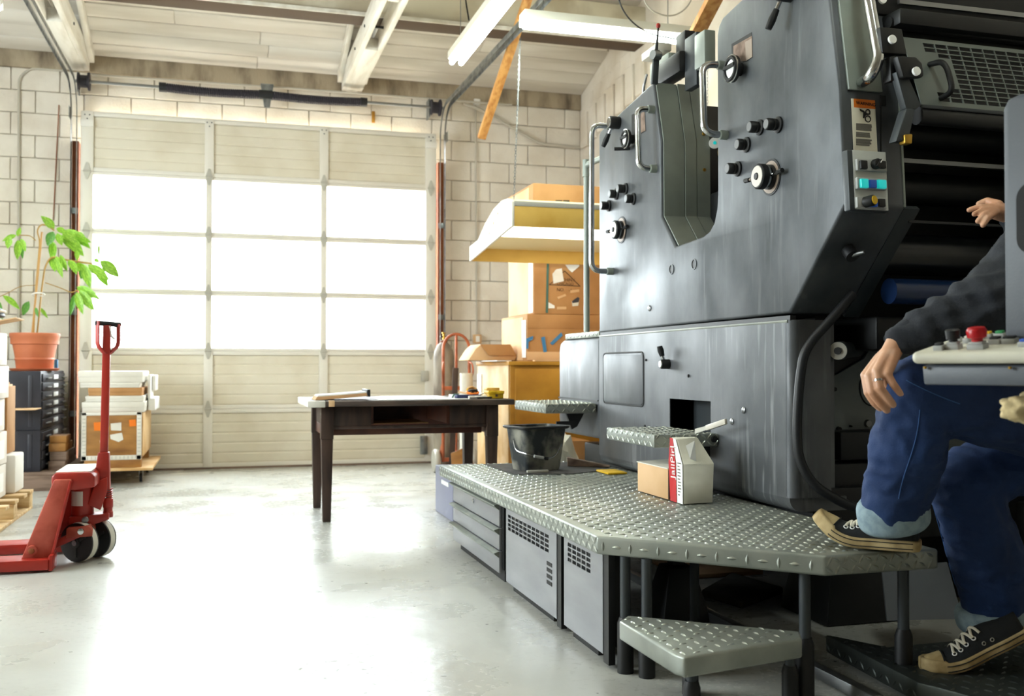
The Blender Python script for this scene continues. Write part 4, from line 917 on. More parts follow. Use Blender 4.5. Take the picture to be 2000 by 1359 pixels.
def chain(name, p, q, lb):
    p, q = V(p), V(q); c = MB(); n = int((q-p).length/.022); d = (q-p)/n
    for k in range(n):
        a = p+d*k; b = a+d*1.25; s_ = V((.006, 0, 0)) if k % 2 else V((0, .006, 0))
        c.tube([a+s_*.5, (a+b)/2+s_, b+s_*.5, b-s_*.5, (a+b)/2-s_, a-s_*.5], .0018, 4, closed=True)
    return c.build(name, 'galv', t, w=o)
chain('chain', (X0+.03, yf+.06, zft+.02), onD(1016, 75, 7.0), '')
chain('chain', (X1-.05, yf+.06, zft+.02), (X1-.05, yf+.06, 4.4), '')
# ================================================================== PRINTING PRESS
FX = 1.95
def F(x, y): return onX(x, y, FX)
press = thing('printing_press', 'big dark grey two-unit offset printing press with chrome handles', 'printing press', (2.5, 4.0, 0)); PO = press.location
def pb(name, mb, m, bev=0, par=None, **k): return mb.build(name, m, par or press, bev=bev, w=PO, **k)
# ---- upper side cover (two hooded units joined, U-shaped gap between them)
prof = [(5.0, 1.122), (5.0, 2.185), (4.98, 2.205), (4.325, 2.28), (4.30, 2.275), (4.218, 1.985), (4.215, 1.635), (4.065, 1.478)]
prof += [(3.80, 1.49), (3.74, 1.505), (3.70, 1.535), (3.675, 1.59), (3.668, 1.65), (3.668, 2.30), (3.655, 2.335), (3.62, 2.36), (2.96, 2.44), (2.925, 2.43), (2.828, 1.853), (2.802, 1.47), (3.135, 1.132)]
upper = pb('upper_cover', MB().prism(prof, 0, FX, FX+.235), 'press', .010, seg=3)
# ---- lower side cover with hand pocket
py0, py1 = F(1388, 800)[1], F(1308, 800)[1]; pz0, pz1 = F(1350, 835)[2]-.06, F(1350, 781)[2]
ys = [3.16, py0, py1, 5.0]; zs = [.47, pz0, pz1, 1.108]
lower = pb('lower_cover', MB().plate([-y for y in ys[::-1]], zs, lambda i, j: i == 1 and j == 1, (FX, 0, 0), (0, -1, 0), (0, 0, 1), -.2), 'presslow')
pb('corner_fillet', MB().prism([(FX, 3.165)]+[(FX+.035-.035*math.cos(a), 3.165-.035*math.sin(a)) for a in [math.pi/2*k/6 for k in range(1, 7)]]+[(FX+.165, 3.13), (FX+.165, 3.165)], 2, .47, 1.108), 'presslow', 0, lower, smooth=50)
pb('bottom_fillet', MB().prism([(FX+.05-.05*math.cos(a), .47-.05*math.sin(a)) for a in [math.pi/2*k/6 for k in range(7)]]+[(FX+.235, .42), (FX+.235, .47)], 1, 3.14, 4.99), 'presslow', 0, lower, smooth=50)
pk = MB(); pk.box(FX+.12, py0-.01, pz0-.01, FX+.13, py1+.01, pz1+.01).box(FX+.005, py0-.008, pz0, FX+.125, py0, pz1).box(FX+.005, py1, pz0, FX+.125, py1+.008, pz1).box(FX+.005, py0, pz1, FX+.125, py1, pz1+.008).box(FX+.005, py0, pz0-.008, FX+.125, py1, pz0)
pb('hand_pocket', pk, 'pressdark', 0, lower)
pb('seam_strip', MB().box(FX+.006, 3.14, 1.106, FX+.03, 5.0, 1.124), 'pressblack', 0)
pb('seam_bead', MB().tube([(FX+.004, 3.15, 1.103), (FX+.004, 5.0, 1.103)], .006, 8), 'alu', 0)
# tail cover at the far end
tl = [(FX+.05-.05*math.cos(a), .42+.05-.05*math.sin(a)) for a in [math.pi/2*k/6 for k in range(7)]]
tail = pb('tail_cover', MB().prism([(5.012, .55), (5.012, 1.10), (5.60, 1.10), (5.66, 1.085), (5.685, 1.04), (5.685, .62), (5.66, .575), (5.60, .55)], 0, FX+.006, FX+.9), 'presslow', .02, seg=3)
pb('tail_gap', MB().box(FX+.002, 5.03, .752, FX+.02, 5.68, .760), 'pressblack')
# access panel (raised outline)
a0, a1 = F(1179, 690), F(1257, 688); b0, b1 = F(1179, 786), F(1257, 794)
yc, zc = (a0[1]+a1[1])/2, (a0[2]+b1[2])/2; ww, hh = abs(a0[1]-a1[1]), abs(a0[2]-b1[2])
rr = rrect(yc, zc, ww, hh, .025); pnl = pb('access_panel', MB().prism(rrect(yc, zc, ww-.012, hh-.012, .022), 0, FX-.004, FX+.01), 'presslow', .002)
pb('access_panel_gap', MB().tube([(FX-.0005, u, v) for u, v in rr], .004, 6, closed=True), 'pressblack')
for x, y, r in ((1312, 526, 9), (1356, 516, 9)):
    c = F(x, y); pb('inspection_hole', MB().lathe([(.019, -.002), (.019, .0008)], c, 20, (-1, 0, 0)), 'pressblack', 0)
    pb('hole_rim', MB().tube([c+V((-.001, .021*math.cos(a), .021*math.sin(a))) for a in [2*math.pi*k/24 for k in range(24)]], .0025, 6, closed=True), 'press')
for x, y, r in ((1269, 602, .014), (1430, 823, .013), (1453, 801, .013), (1345, 734, .007), (1262, 703, .006), (1260, 832, .007)):
    c = F(x, y); pb('bolt', MB().lathe([(r, 0), (r, .003), (r*.7, .006)], c, 16, (-1, 0, 0)), 'steel' if r > .01 else 'dark')
# ---- grab handles
def handle(pts, r=.014, m='steel'): return pb('handle', MB().tube(fillet(pts, .05, 6), r, 12), 'chrome' if m == 'steel' else m)
def uhandle(x0, y0, x1, y1, out):
    a, b = F(x0, y0), F(x1, y1); dx = V((-out, 0, 0)); handle([a, a+dx, b+dx, b])
    for e in (a, b): pb('handle_boss', MB().lathe([(.019, 0), (.019, .03), (.016, .033)], e, 14, (-1, 0, 0)), 'pressgreen')
uhandle(1277, 214, 1281, 330, .085); uhandle(1415, 128, 1419, 264, .10); uhandle(1196, 247, 1196, 530, .115)
a = V((2.03, 2.845, 1.90)); up_ = V((0, .10, .60)).normalized()
hp = [onY(1678, 165, 2.84), onY(1700, 150, 2.74), onY(1718, 115, 2.72), onY(1694, -20, 2.76), onY(1668, -25, 2.9)]
handle(hp, .019)
hp2 = [onY(1655, 12, 2.87), onY(1680, -8, 2.77)]
# ---- knobs with grey caps
def knob(cx, cy, bx, by, r=.022):
    b = F(bx, by); c = onY(cx, cy, b[1]); L_ = max(.04, FX-c[0])
    k = pb('knob', MB().lathe([(.030, 0), (.030, .008), (r*.95, .012), (r, L_*.45), (r*.9, L_*.5), (r, L_*.55), (r, L_-.004), (r-.003, L_)], b, 22, (-1, 0, 0)), 'black')
    pb('knob_cap', MB().lathe([(r*.82, L_-.001), (r*.78, L_+.0015)], b, 22, (-1, 0, 0)), 'capgrey', 0, k)
for q in ((1463, 246, 1485, 249), (1496, 242, 1521, 244), (1439, 281, 1459, 283), (1420, 330, 1442, 330), (1206, 368, 1223, 369), (1190, 377, 1205, 379), (1222, 387.5, 1238, 388.5), (1174, 400, 1190, 402)): knob(*q)
def dial(cx, cy, bx, by):
    b = F(bx, by); c = onY(cx, cy, b[1]); L_ = FX-c[0]
    pl = pb('dial_plate', MB().lathe([(.068, 0), (.068, .003)], b, 32, (-1, 0, 0)), 'black'); pb('dial_scale', MB().lathe([(.060, .003), (.060, .0042)], b, 32, (-1, 0, 0)), 'dialscale', 0, pl)
    d = pb('dial_knob', MB().lathe([(.046, .004), (.046, L_*.3), (.038, L_*.34), (.038, L_*.5), (.047, L_*.55), (.047, L_-.004), (.043, L_)], b, 28, (-1, 0, 0)), 'black')
    pb('dial_band', MB().lathe([(.041, L_*.36), (.041, L_*.48)], b, 28, (-1, 0, 0)), 'chrome', 0, d)
    pb('dial_face', MB().lathe([(.040, L_-.001), (.038, L_+.0015)], b, 28, (-1, 0, 0)), 'glassdial', 0, d); pb('dial_screw', MB().lathe([(.014, L_+.001), (.012, L_+.006)], b, 16, (-1, 0, 0)), 'dark', 0, d)
    for s_, xx in ((1, L_*.75), (-1, L_*.35)):
        p = b+V((-xx, .046*s_, .0)); lv = pb('dial_lever', MB().tube([p, p+V((0, .035*s_, .002))], .006, 8), 'chrome', 0, d); pb('lever_grip', MB().tube([p+V((0, .033*s_, .002)), p+V((0, .065*s_, .004))], .009, 8), 'black', 0, d)
dial(1478, 346, 1506, 346); dial(1198, 448, 1214, 449)
def lever(bx, by, tx, ty, out, r=.03, hub=.055):
    b = F(bx, by); h = pb('lever_hub', MB().lathe([(r, 0), (r, hub), (r*.85, hub+.006)], b, 22, (-1, 0, 0)), 'black'); pb('lever_hub_cap', MB().lathe([(r*.8, hub+.005), (r*.7, hub+.009)], b, 18, (-1, 0, 0)), 'chrome', 0, h)
    p = b+V((-hub*.6, 0, 0)); e = onX(tx, ty, FX-out); m_ = p+(e-p)*.45
    pb('lever_rod', MB().tube([p, m_+(e-p)*.1], .008, 10), 'chrome', 0, h); pb('lever_grip', MB().tube([m_, m_+(e-p)*.3, e], [.011, .015, .012], 10), 'black', 0, h)
lever(1209, 240, 1178, 286, .06, .032, .05); lever(1545, -12, 1500, 57, .07, .03, .05); lever(1306, 711, 1288, 676, .045, .022, .035)
def mirror_wheel(cx, cy, r, out):
    c = F(cx, cy); w_ = pb('hand_wheel', MB().lathe([(r*.6, 0), (r, .006), (r*1.02, .02), (r*.9, .03), (r*.72, .03), (r*.70, .024)], c+V((-out, 0, 0)), 28, (-1, 0, 0), capt=False), 'black')
    pb('wheel_face', MB().lathe([(r*.70, .022), (r*.66, .0235)], c+V((-out, 0, 0)), 28, (-1, 0, 0)), 'paper', 0, w_); pb('wheel_bridge', MB().bar(c+V((-out-.027, -r*.8, .008)), c+V((-out-.027, r*.8, .008)), .012, .016, (1, 0, 0)), 'black', 0, w_)
    pb('wheel_rim', MB().tube([c+V((-out-.022, r*1.02*math.cos(a), r*1.02*math.sin(a))) for a in [2*math.pi*k/28 for k in range(28)]], .003, 6, closed=True), 'chrome', 0, w_); pb('wheel_stub', MB().cyl(c, c+V((-out-.004, 0, 0)), r*.5, 16), 'black', 0, w_)
mirror_wheel(1446, 136, .052, .02); mirror_wheel(1236, 272, .045, .02)
g = F(1230, 290); pb('clamp_lever', MB().tube([g, g+V((-.07, .03, 0))], .009, 8), 'black')
def facepoly(name, pts, m, d0, d1): return pb(name, MB().prism([(F(x, y)[1], F(x, y)[2]) for x, y in pts], 0, FX-d0, FX+d1), m)
fw_ = facepoly('sight_window', ((1429, 86), (1468, 63), (1470, 112), (1458, 120), (1430, 131)), 'pressblack', .001, .004); facepoly('window_plate', ((1433, 90), (1469, 70), (1470, 111), (1458, 119), (1433, 122)), 'oldwood', .0016, .0); facepoly('window_plate', ((1456, 82), (1469, 75), (1470, 111), (1458, 119)), 'dialscale', .0022, .0)
facepoly('sight_window', ((1234, 224), (1260, 212), (1262, 256), (1240, 268), (1234, 262)), 'pressblack', .001, .004); facepoly('window_plate', ((1243, 222), (1259, 214), (1261, 255), (1246, 263)), 'oldwood', .0016, .0)
# ---- inner covers inside the U gap (faces turned towards the viewer)
def strip(pts, x0, x1, m, name='inner_cover'):                # sheet following a (y,z) polyline
    out = [(y-.006, z+.002) for y, z in pts]; return pb(name, MB().prism(pts+out[::-1], 0, x0, x1), m)
gp = [(4.298, 2.275), (4.216, 1.985), (4.213, 1.635), (4.063, 1.482)]
strip([(a-.004, b) for a, b in gp], FX+.012, FX+.115, 'pressgreen'); strip([(a-.010, b+.002) for a, b in gp], FX+.118, FX+.175, 'pressgreen'); strip([(a-.010, b+.002) for a, b in gp], FX+.178, FX+.245, 'pressgreen')
pb('gap_floor', MB().prism([(4.06, 1.484), (3.80, 1.492), (3.74, 1.508), (3.70, 1.54), (3.70, 1.545), (3.74, 1.514), (3.80, 1.498), (4.06, 1.49)], 0, FX+.18, FX+.24), 'alu')
for z in (2.03, 1.86): pb('bolt', MB().lathe([(.010, 0), (.008, .006)], (FX+.215, 4.203, z), 12, (0, -1, 0)), 'brass')
c = V((FX+.262, 4.19, 1.985)); pb('gauge', MB().lathe([(.026, 0), (.026, .012)], c, 22, (-.3, -1, 0)), 'paper'); pb('gauge_dot', MB().lathe([(.008, .012), (.008, .0135)], c, 14, (-.3, -1, 0)), 'lampteal')
# ---- black filler core between the side frames, put in to keep the interior dark
pb('far_unit_core', MB().prism([(4.24, .5), (5.2, .5), (5.2, 2.12), (4.40, 2.22), (4.33, 2.1), (4.25, 1.9)], 0, FX+.25, 3.12), 'pressblack')
pb('near_unit_core', MB().prism([(3.35, .5), (4.24, .5), (4.24, 1.42), (3.66, 1.46), (3.66, 2.34), (3.2, 2.38), (3.2, 1.9), (3.36, 1.5)], 0, FX+.25, 3.12), 'pressblack')
pb('drive_side_frame', MB().prism([(2.60, .42), (5.6, .42), (5.6, 1.6), (5.2, 2.2), (3.6, 2.4), (2.7, 2.4), (2.45, 1.6)], 0, 3.12, 3.26), 'pressdark', .01)
for k, (yy, zz, m) in enumerate(((4.10, 1.93, 'brass'), (4.08, 1.82, 'steel'), (4.12, 1.72, 'dark'), (4.0, 1.63, 'roller'))): pb('ink_roller', MB().cyl((FX+.25, yy, zz), (3.12, yy, zz), .035, 16), m)
pb('linkage', MB().bar((FX+.27, 4.12, 1.95), (FX+.27, 4.02, 1.80), .012, .02), 'steel'); pb('linkage_eye', MB().lathe([(.028, 0), (.028, .02)], (FX+.26, 4.05, 1.78), 18, (-.4, -1, 0)), 'pressgreen')
pb('sensor_block', MB().box(FX+.245, 4.10, 1.58, FX+.36, 4.20, 1.75), 'black', .008)
# ---- parts above the far unit (dampening motor, rods)
mp = [onD(1308, 160, 4.9), onD(1340, 60, 4.9)]
def dbox(name, x0, y0, x1, y1, d, dep, m, bev=.008):
    a, b = onD(x0, y1, d), onD(x1, y0, d); return pb(name, MB().box(a[0], a[1], a[2], b[0], a[1]+dep, b[2]), m, bev)
dbox('motor_housing', 1305, 100, 1332, 137, 4.75, .22, 'pressgreen', .012); dbox('motor_black_case', 1326, 95, 1362, 140, 4.6, .25, 'black', .02); dbox('motor_bracket', 1338, 57, 1362, 125, 4.65, .10, 'pressblack', .006)
dbox('side_column', 1360, 60, 1378, 165, 4.5, .12, 'pressdark', .006); dbox('side_column', 1376, 56, 1402, 125, 4.4, .10, 'pressgreen', .006); dbox('cable_box', 1285, 81, 1316, 97, 4.85, .2, 'whitebox', .006)
dbox('motor_base', 1303, 134, 1330, 143, 4.75, .2, 'steel', .004)
a, b = onD(1278, 165, 4.6), onD(1282, 98, 4.6); pb('rod_post', MB().bar(a, b, .03, .02, (0, 1, 0)), 'pressdark', .004); pb('rod_clamp', MB().lathe([(.022, -.02), (.022, .02)], onD(1281, 108, 4.58), 14, (1, .3, 0)), 'steel'); pb('rod', MB().tube([onD(1282, 98, 4.6), onD(1286, 52, 4.6)], [.008, .004], 8), 'dark'); pb('rod_knob', MB().lathe([(.006, 0), (.011, .008), (.011, .016), (.006, .022)], onD(1285.5, 55, 4.6), 12), 'redpaint')
pb('top_lever', MB().tube(fillet([F(1245, 183)+V((.03, 0, .0)), F(1247, 172)+V((.03, 0, .02)), F(1252, 164)+V((.03, 0, .05))], .01), .007, 8), 'chrome'); pb('top_plate', MB().bar(F(1212, 206)+V((.12, 0, .012)), F(1258, 176)+V((.12, 0, .012)), .12, .012), 'pressdark', .003)
# ---- near unit: face towards the viewer, sign, control box
YN = 2.80
rside = pb('end_cover', MB().prism([(2.817, 1.853), (2.912, 2.43), (2.93, 2.43), (2.83, 1.853)], 0, FX+.03, FX+.16), 'pressgreen', .003)
e0, e1 = onY(1765, 300, YN)[0], onY(1657, 300, YN)[0]
pb('end_cover', MB().prism([(2.80, 1.47), (2.822, 1.853), (2.835, 1.853), (2.815, 1.47)], 0, FX+.235, e0), 'pressgreen', .002)
pb('end_seam', MB().box(onY(1724, 300, 2.8)[0]-.001, 2.806, 1.50, onY(1724, 300, 2.8)[0]+.001, 2.812, 1.84), 'pressblack')
def NF(x, y, d=.012): return onY(x, y, 2.815-d)
SHN = MX(((1, 0, 0, 0), (0, 1, .068, -.068*1.47), (0, 0, 1, 0), (0, 0, 0, 1)))      # the end face leans back slightly
def NP(x, y, d=0.):
    p = onY(x, y, 2.80)
    for k in range(4): p = onY(x, y, 2.799+.068*(p[2]-1.47)-d)
    return p
def nquad(name, x0, y0, x1, y1, m, d0, d1, bev=0, par=None):
    a, b = NP(x0, y1, d1), NP(x1, y0, d1); return pb(name, MB(SHN).box(a[0], 2.799-d1, a[2], b[0], 2.799-d0+.001, b[2]), m, bev, par)
nquad('slot', 1722, 187, 1730, 205, 'pressblack', .0, .002)
sg = nquad('warning_sign', 1668, 196, 1709, 294, 'sign_white', .0, .003, .0006); sg['label'] = 'orange and cream warning sign with a crushed-hand symbol'
nquad('warning_band', 1668, 196, 1709, 209.5, 'sign_orange', .0, .0034, 0, sg)
pp = NP(1691, 203, .0042); text_mesh('warning_text', 'WARNING', .0155, 'text', sg, frame(pp-PO, (1, 0, -.03), (0, .068, 1)))
sy = MB(); q = NP(1690, 223, .0045)
for cy_, rz_ in ((.008, .008), (-.015, .010)): sy.tube([q+V((.010+rz_*math.cos(a), 0, cy_+rz_*math.sin(a))) for a in [2*math.pi*k/20 for k in range(20)]], .002, 6, closed=True)
sy.add([q+V(u)*.65 for u in ((-.034, 0, .026), (-.030, 0, .014), (-.012, 0, .008), (-.014, 0, -.02), (-.006, 0, -.022), (.004, 0, -.004), (.03, 0, .0), (.032, 0, .006), (.004, 0, .006), (-.008, 0, .018))], [tuple(range(10))])
pb('hand_symbol', sy, 'text', 0, sg)
tl_ = MB()
for k in range(13):
    if k in (4, 8): continue
    yy = 243+k*3.3; a, b = NP(1672, yy+.8, .0036), NP(1672+random.uniform(26, 32), yy, .0036); tl_.box(a[0], a[1]-.0006, a[2], b[0], a[1], b[2])
pb('sign_small_print', tl_, 'textgrey', 0, sg)
cb = nquad('control_box', 1660, 297, 1733, 411, 'pressdark', .0, .032, .006); nquad('control_plate', 1671, 297, 1730, 408, 'ctrlplate', .028, .035, .002, cb)
def crow(y0, y1): return nquad('switch_row', 1675, y0, 1732, y1, 'btngrey', .032, .048, .003, cb)
crow(313, 332); crow(349, 368); crow(387, 405)
for x0, x1, y0, y1, m in ((1682, 1695, 313, 329, 'black'), (1717, 1731, 314, 328, 'black'), (1683, 1697, 349, 366, 'lampteal'), (1700, 1713, 351, 366, 'lampblue'), (1716, 1732, 351, 367, 'lampteal'), (1718, 1730, 388, 403, 'black'), (1704, 1715, 392, 403, 'lampblue')): nquad('push_button', x0, y0, x1, y1, m, .044, .058, .003, cb)
p = NP(1709, 321, .048); k_ = pb('rotary_switch', MB().lathe([(.017, 0), (.017, .016), (.014, .02)], p, 18, (.0, -1, 0)), 'black', 0, cb); pb('rotary_switch_bar', MB().bar(p+V((-.008, -.022, -.012)), p+V((.008, -.022, .012)), .008, .01, (0, 1, 0)), 'black', .001, cb); pb('switch_mark', MB().bar(p+V((.001, -.0278, .001)), p+V((.008, -.0278, .011)), .003, .001, (0, 1, 0)), 'paper', 0, cb)
p = NP(1690, 395, .048); pb('rotary_knob', MB().lathe([(.018, 0), (.018, .03), (.015, .034)], p, 18, (.35, -1, .1)), 'black', 0, cb); pb('knob_cap', MB().lathe([(.0145, .034), (.0135, .0365)], p, 18, (.35, -1, .1)), 'yellow', 0, cb)
# slanted underside towards the lower cover, with a toggle
pb('underside_cover', MB().prism([(2.812, 1.468), (3.15, 1.12), (3.165, 1.135), (2.83, 1.482)], 0, FX+.235, FX+.30), 'pressdark', .003)
p = onY(1664, 498, 2.90); pb('toggle_plate', MB().lathe([(.024, -.03), (.024, .008)], p, 18, (0, -.72, -.69)), 'dark'); pb('toggle_lever', MB().tube([p, onY(1688, 492, 2.86)], [.009, .006], 10), 'steel')
# hose hanging down the end
hs = [onY(1668, 572, 3.02), onY(1625, 622, 3.05), onY(1588, 662, 3.08), onY(1570, 690, 3.09), onY(1562, 740, 3.10), onY(1556, 830, 3.10), onY(1560, 900, 3.10), onY(1590, 950, 3.08), onY(1660, 990, 3.05), onY(1720, 1000, 3.0)]
pb('hose', MB().tube(fillet(hs, .08, 5), .017, 12), 'dark')
# inner frame plate, crank shaft, black boxes in the opening
YI = 3.34
poly = [onY(x, y, YI) for x, y in ((1615, 742), (1688, 700), (1700, 680), (1990, 640), (1990, 1010), (1615, 1010))]
pb('inner_frame_plate', MB().prism([(p[0], p[2]) for p in poly], 1, YI, YI+.03), 'innerplate', .004)
for x, y, r in ((1637, 838, .011), (1660, 832, .004), (1694, 827, .016), (1628, 760, .010), (1617, 762, .009)): pb('bolt', MB().lathe([(r, 0), (r*.8, .012)], onY(x, y, YI), 12, (0, -1, 0)), 'black' if r < .012 else 'steel')
pb('round_cover', MB().tube([onY(1703, 757, YI-.002)+V((.055*math.cos(a), 0, .07*math.sin(a))) for a in [2*math.pi*k/30 for k in range(30)]], .003, 6, closed=True), 'pressblack')
a = onY(1637, 685, 3.12); b = onY(1690, 680, 3.36); pb('crank_shaft', MB().lathe([(.034, 0), (.034, .05), (.030, .055), (.030, .24)], a, 22, b-a), 'pressdark'); pb('shaft_face', MB().lathe([(.032, -.002), (.032, 0)], a, 22, b-a), 'hinge'); pb('shaft_key', MB().lathe([(.013, -.010), (.013, 0)], a, 14, b-a), 'dark')
pb('terminal_box', MB().box(onY(1642, 900, 3.2)[0], 3.2, onY(1642, 900, 3.2)[2], onY(1760, 850, 3.2)[0], 3.32, onY(1700, 842, 3.2)[2]), 'pressblack', .01); pb('terminal_box', MB().box(onY(1612, 1000, 3.18)[0], 3.2, .44, onY(1780, 905, 3.18)[0], 3.32, onY(1700, 905, 3.18)[2]), 'pressblack', .01)
# cylinders in the delivery opening
for y_, z_, r_, m in ((3.06, 1.345, .075, 'roller'), (2.98, 1.205, .045, 'blueroll'), (3.12, 1.60, .06, 'pressblack'), (3.10, 1.80, .06, 'pressblack')): pb('cylinder', MB().cyl((FX+.30, y_, z_), (3.12, y_, z_), r_, 28), m)
pb('dark_tray', MB().box(FX+.3, 3.05, 1.0, 3.12, 3.34, 1.12), 'pressblack', .01)
for q in range(3): pb('gripper_bar', MB().cyl((FX+.3, 3.0, 1.04-.04*q), (3.12, 3.0, 1.04-.04*q), .012, 10), 'pressdark')
pb('guide_rail', MB().bar((FX+.28, 2.95, onY(1850, 320, 2.95)[2]), (3.12, 2.95, onY(1850, 320, 2.95)[2]), .02, .015), 'steel')
pb('guide_rail', MB().bar((FX+.28, 2.85, onY(1850, 436, 2.85)[2]), (3.12, 2.85, onY(1850, 436, 2.85)[2]), .012, .008), 'dark')
# ---- mesh guard over the opening
gu = V((1, 0, 0)); gv = V((0, .10, .27)).normalized(); gh = .29; gw = .95
g0 = V((2.165, 2.70, 1.785))
us = [0, .085]+[0]*0; cols = 17; rows = 12; us = [0, .075]; 
for k in range(cols): us += [us[-1]+.0445, us[-1]+.0485]
us[-1] += .03; vs_ = [0, .018]
for k in range(rows): vs_ += [vs_[-1]+.0155, vs_[-1]+.0195]
vs_[-1] += .012
guard = pb('mesh_guard', MB().plate(us, vs_, lambda i, j: i % 2 == 1 and j % 2 == 1 and not (i < 5 and 3 < j < 21 and i < (6 if 6 < j < 18 else 3)), g0, gu, gv, .004), 'guardgrey')
guard['label'] = 'dark steel guard with rectangular mesh openings'
pb('guard_dark_sheet', MB().hexa([g0+V((0, .05, 0)), g0+V((.95, .05, 0)), g0+V((.95, .06, 0)), g0+V((0, .06, 0))], [g0+V((0, .14, .29)), g0+V((.95, .14, .29)), g0+V((.95, .15, .29)), g0+V((0, .15, .29))]), 'pressblack')  # black sheet in place of the dark cavity behind the mesh
gh_ = [g0+gu*.055+gv*.065, g0+gu*.075+gv*.065+V((0, -.06, 0)), g0+gu*.03+gv*.17+V((0, -.06, .0)), g0+gu*.01+gv*.17]
handle([onY(1838, 192, 2.70), onY(1862, 178, 2.64), onY(1846, 118, 2.66), onY(1816, 126, 2.75)], .0095, 'black')
pb('guard_lower_bar', MB().tube([g0+V((.0, .02, -.03)), g0+V((.95, .02, -.03))], .03, 14), 'pressblack'); pb('guard_top_cap', MB().box(2.15, 2.78, 2.075, 3.12, 3.2, 2.13), 'pressblack', .01); pb('guard_edge', MB().bar(g0+gu*0+V((0, -.004, -.006)), g0+gu*.95+V((0, -.004, -.006)), .012, .012), 'pressdark', .003)
pb('top_casing', MB().box(2.12, 2.86, 2.13, 3.12, 3.25, 2.6), 'pressblack', .02); pb('ruler_strip', MB().bar(onY(1755, 3, 2.84), onY(2010, 32, 2.84), .012, .016), 'steel'); pb('casing_lip', MB().tube([onY(1735, 45, 2.83), onY(2020, 82, 2.83)], .02, 10), 'dark')
# brackets with white buttons beside the guard
def nb(name, pts, Y, th, m, bev=.004): return pb(name, MB().prism([(q[0], q[2]) for q in [onY(x, y, Y) for x, y in pts]], 1, Y, Y+th), m, bev)
nb('guard_bracket', ((1718, 52), (1762, 56), (1772, 106), (1724, 103)), 2.70, .05, 'pressblack'); nb('guard_latch_plate', ((1752, 108), (1790, 110), (1803, 122), (1806, 150), (1765, 152)), 2.66, .03, 'pressblack', .008); nb('guard_arm', ((1750, 140), (1768, 135), (1800, 205), (1786, 216), (1770, 212)), 2.68, .03, 'pressdark'); nb('guard_arm', ((1770, 212), (1789, 208), (1775, 275), (1750, 276)), 2.68, .04, 'pressdark'); nb('guard_arm', ((1738, 110), (1752, 108), (1760, 155), (1740, 158)), 2.70, .04, 'pressblack'); nb('guard_stop', ((1767, 262), (1783, 261), (1782, 281), (1768, 280)), 2.67, .03, 'brass')
for x, y, Y in ((1741, 78, 2.69), (1788, 140, 2.65), (1722, 0, 2.75)): pb('white_button', MB().lathe([(.014, 0), (.014, .008)], onY(x, y, Y), 18, (0, -1, .1)), 'paper')
# ---- fold-out treads on the side of the press
def tread(y0, y1, x0, z1, th, nm='side_tread'):
    d = pb(nm, MB().box(x0, y0, z1-th, FX-.002, y1, z1), 'alu', .006); m_ = MB()
    lugs(m_, (x0, y0, z1), (1, 0, 0), (0, 1, 0), [(0, 0), (FX-x0, 0), (FX-x0, y1-y0), (0, y1-y0)], .036)
    lugs(m_, (x0, y0, z1-th), (1, 0, 0), (0, 0, 1), [(0, 0), (FX-x0, 0), (FX-x0, th), (0, th)], .029, .03, .010, .0025, 50, .005)
    lugs(m_, (x0, y1, z1-th), (0, -1, 0), (0, 0, 1), [(0, 0), (y1-y0, 0), (y1-y0, th), (0, th)], .029, .03, .010, .0025, 50, .005)
    pb('tread_lugs', m_, 'alulug', 0, d, kind='stuff'); return d
tread(5.04, 5.62, 1.66, .742, .052); tread(3.668, 4.18, 1.664, .667, .052)
pb('tread_bracket', MB().prism([(1.80, .685), (1.90, .685), (1.86, .615), (1.83, .60)], 1, 5.10, 5.12), 'dark'); pb('tread_bracket_arm', MB().bar((1.74, 5.1, .635), (1.85, 5.1, .635), .012, .02), 'dark')
pb('tread_bracket', MB().prism([(1.78, .61), (1.94, .61), (1.94, .57), (1.88, .57)], 1, 3.72, 3.74), 'dark'); pb('tread_stop', MB().lathe([(.014, 0), (.012, .008)], (1.93, 3.668, .645), 14, (0, -1, 0)), 'black')
tt = pb('tail_tread', MB().box(FX+.01, 5.03, 1.10, FX+.5, 5.58, 1.132), 'alu', .006); m_ = MB(); lugs(m_, (FX+.01, 5.58, 1.10), (0, -1, 0), (0, 0, 1), [(0, 0), (.55, 0), (.55, .032), (0, .032)], .03, .028, .01, .0025, 45, .004); lugs(m_, (FX+.01, 5.03, 1.132), (1, 0, 0), (0, 1, 0), [(0, 0), (.45, 0), (.45, .55), (0, .55)], .036); pb('tread_lugs', m_, 'alulug', 0, tt, kind='stuff')
gp0 = onY(1146, 640, 5.45); gp1 = onY(1146, 322, 5.45)
pb('guard_post', MB().tube(fillet([V((gp0[0], 5.45, 1.12)), V((gp0[0], 5.45, gp1[2])), V((FX+.12, 5.2, gp1[2]))], .04), .017, 12), 'pressgreen'); pb('post_elbow', MB().lathe([(.023, -.07), (.023, .03)], (gp0[0], 5.45, gp1[2]), 14), 'pressgreen')
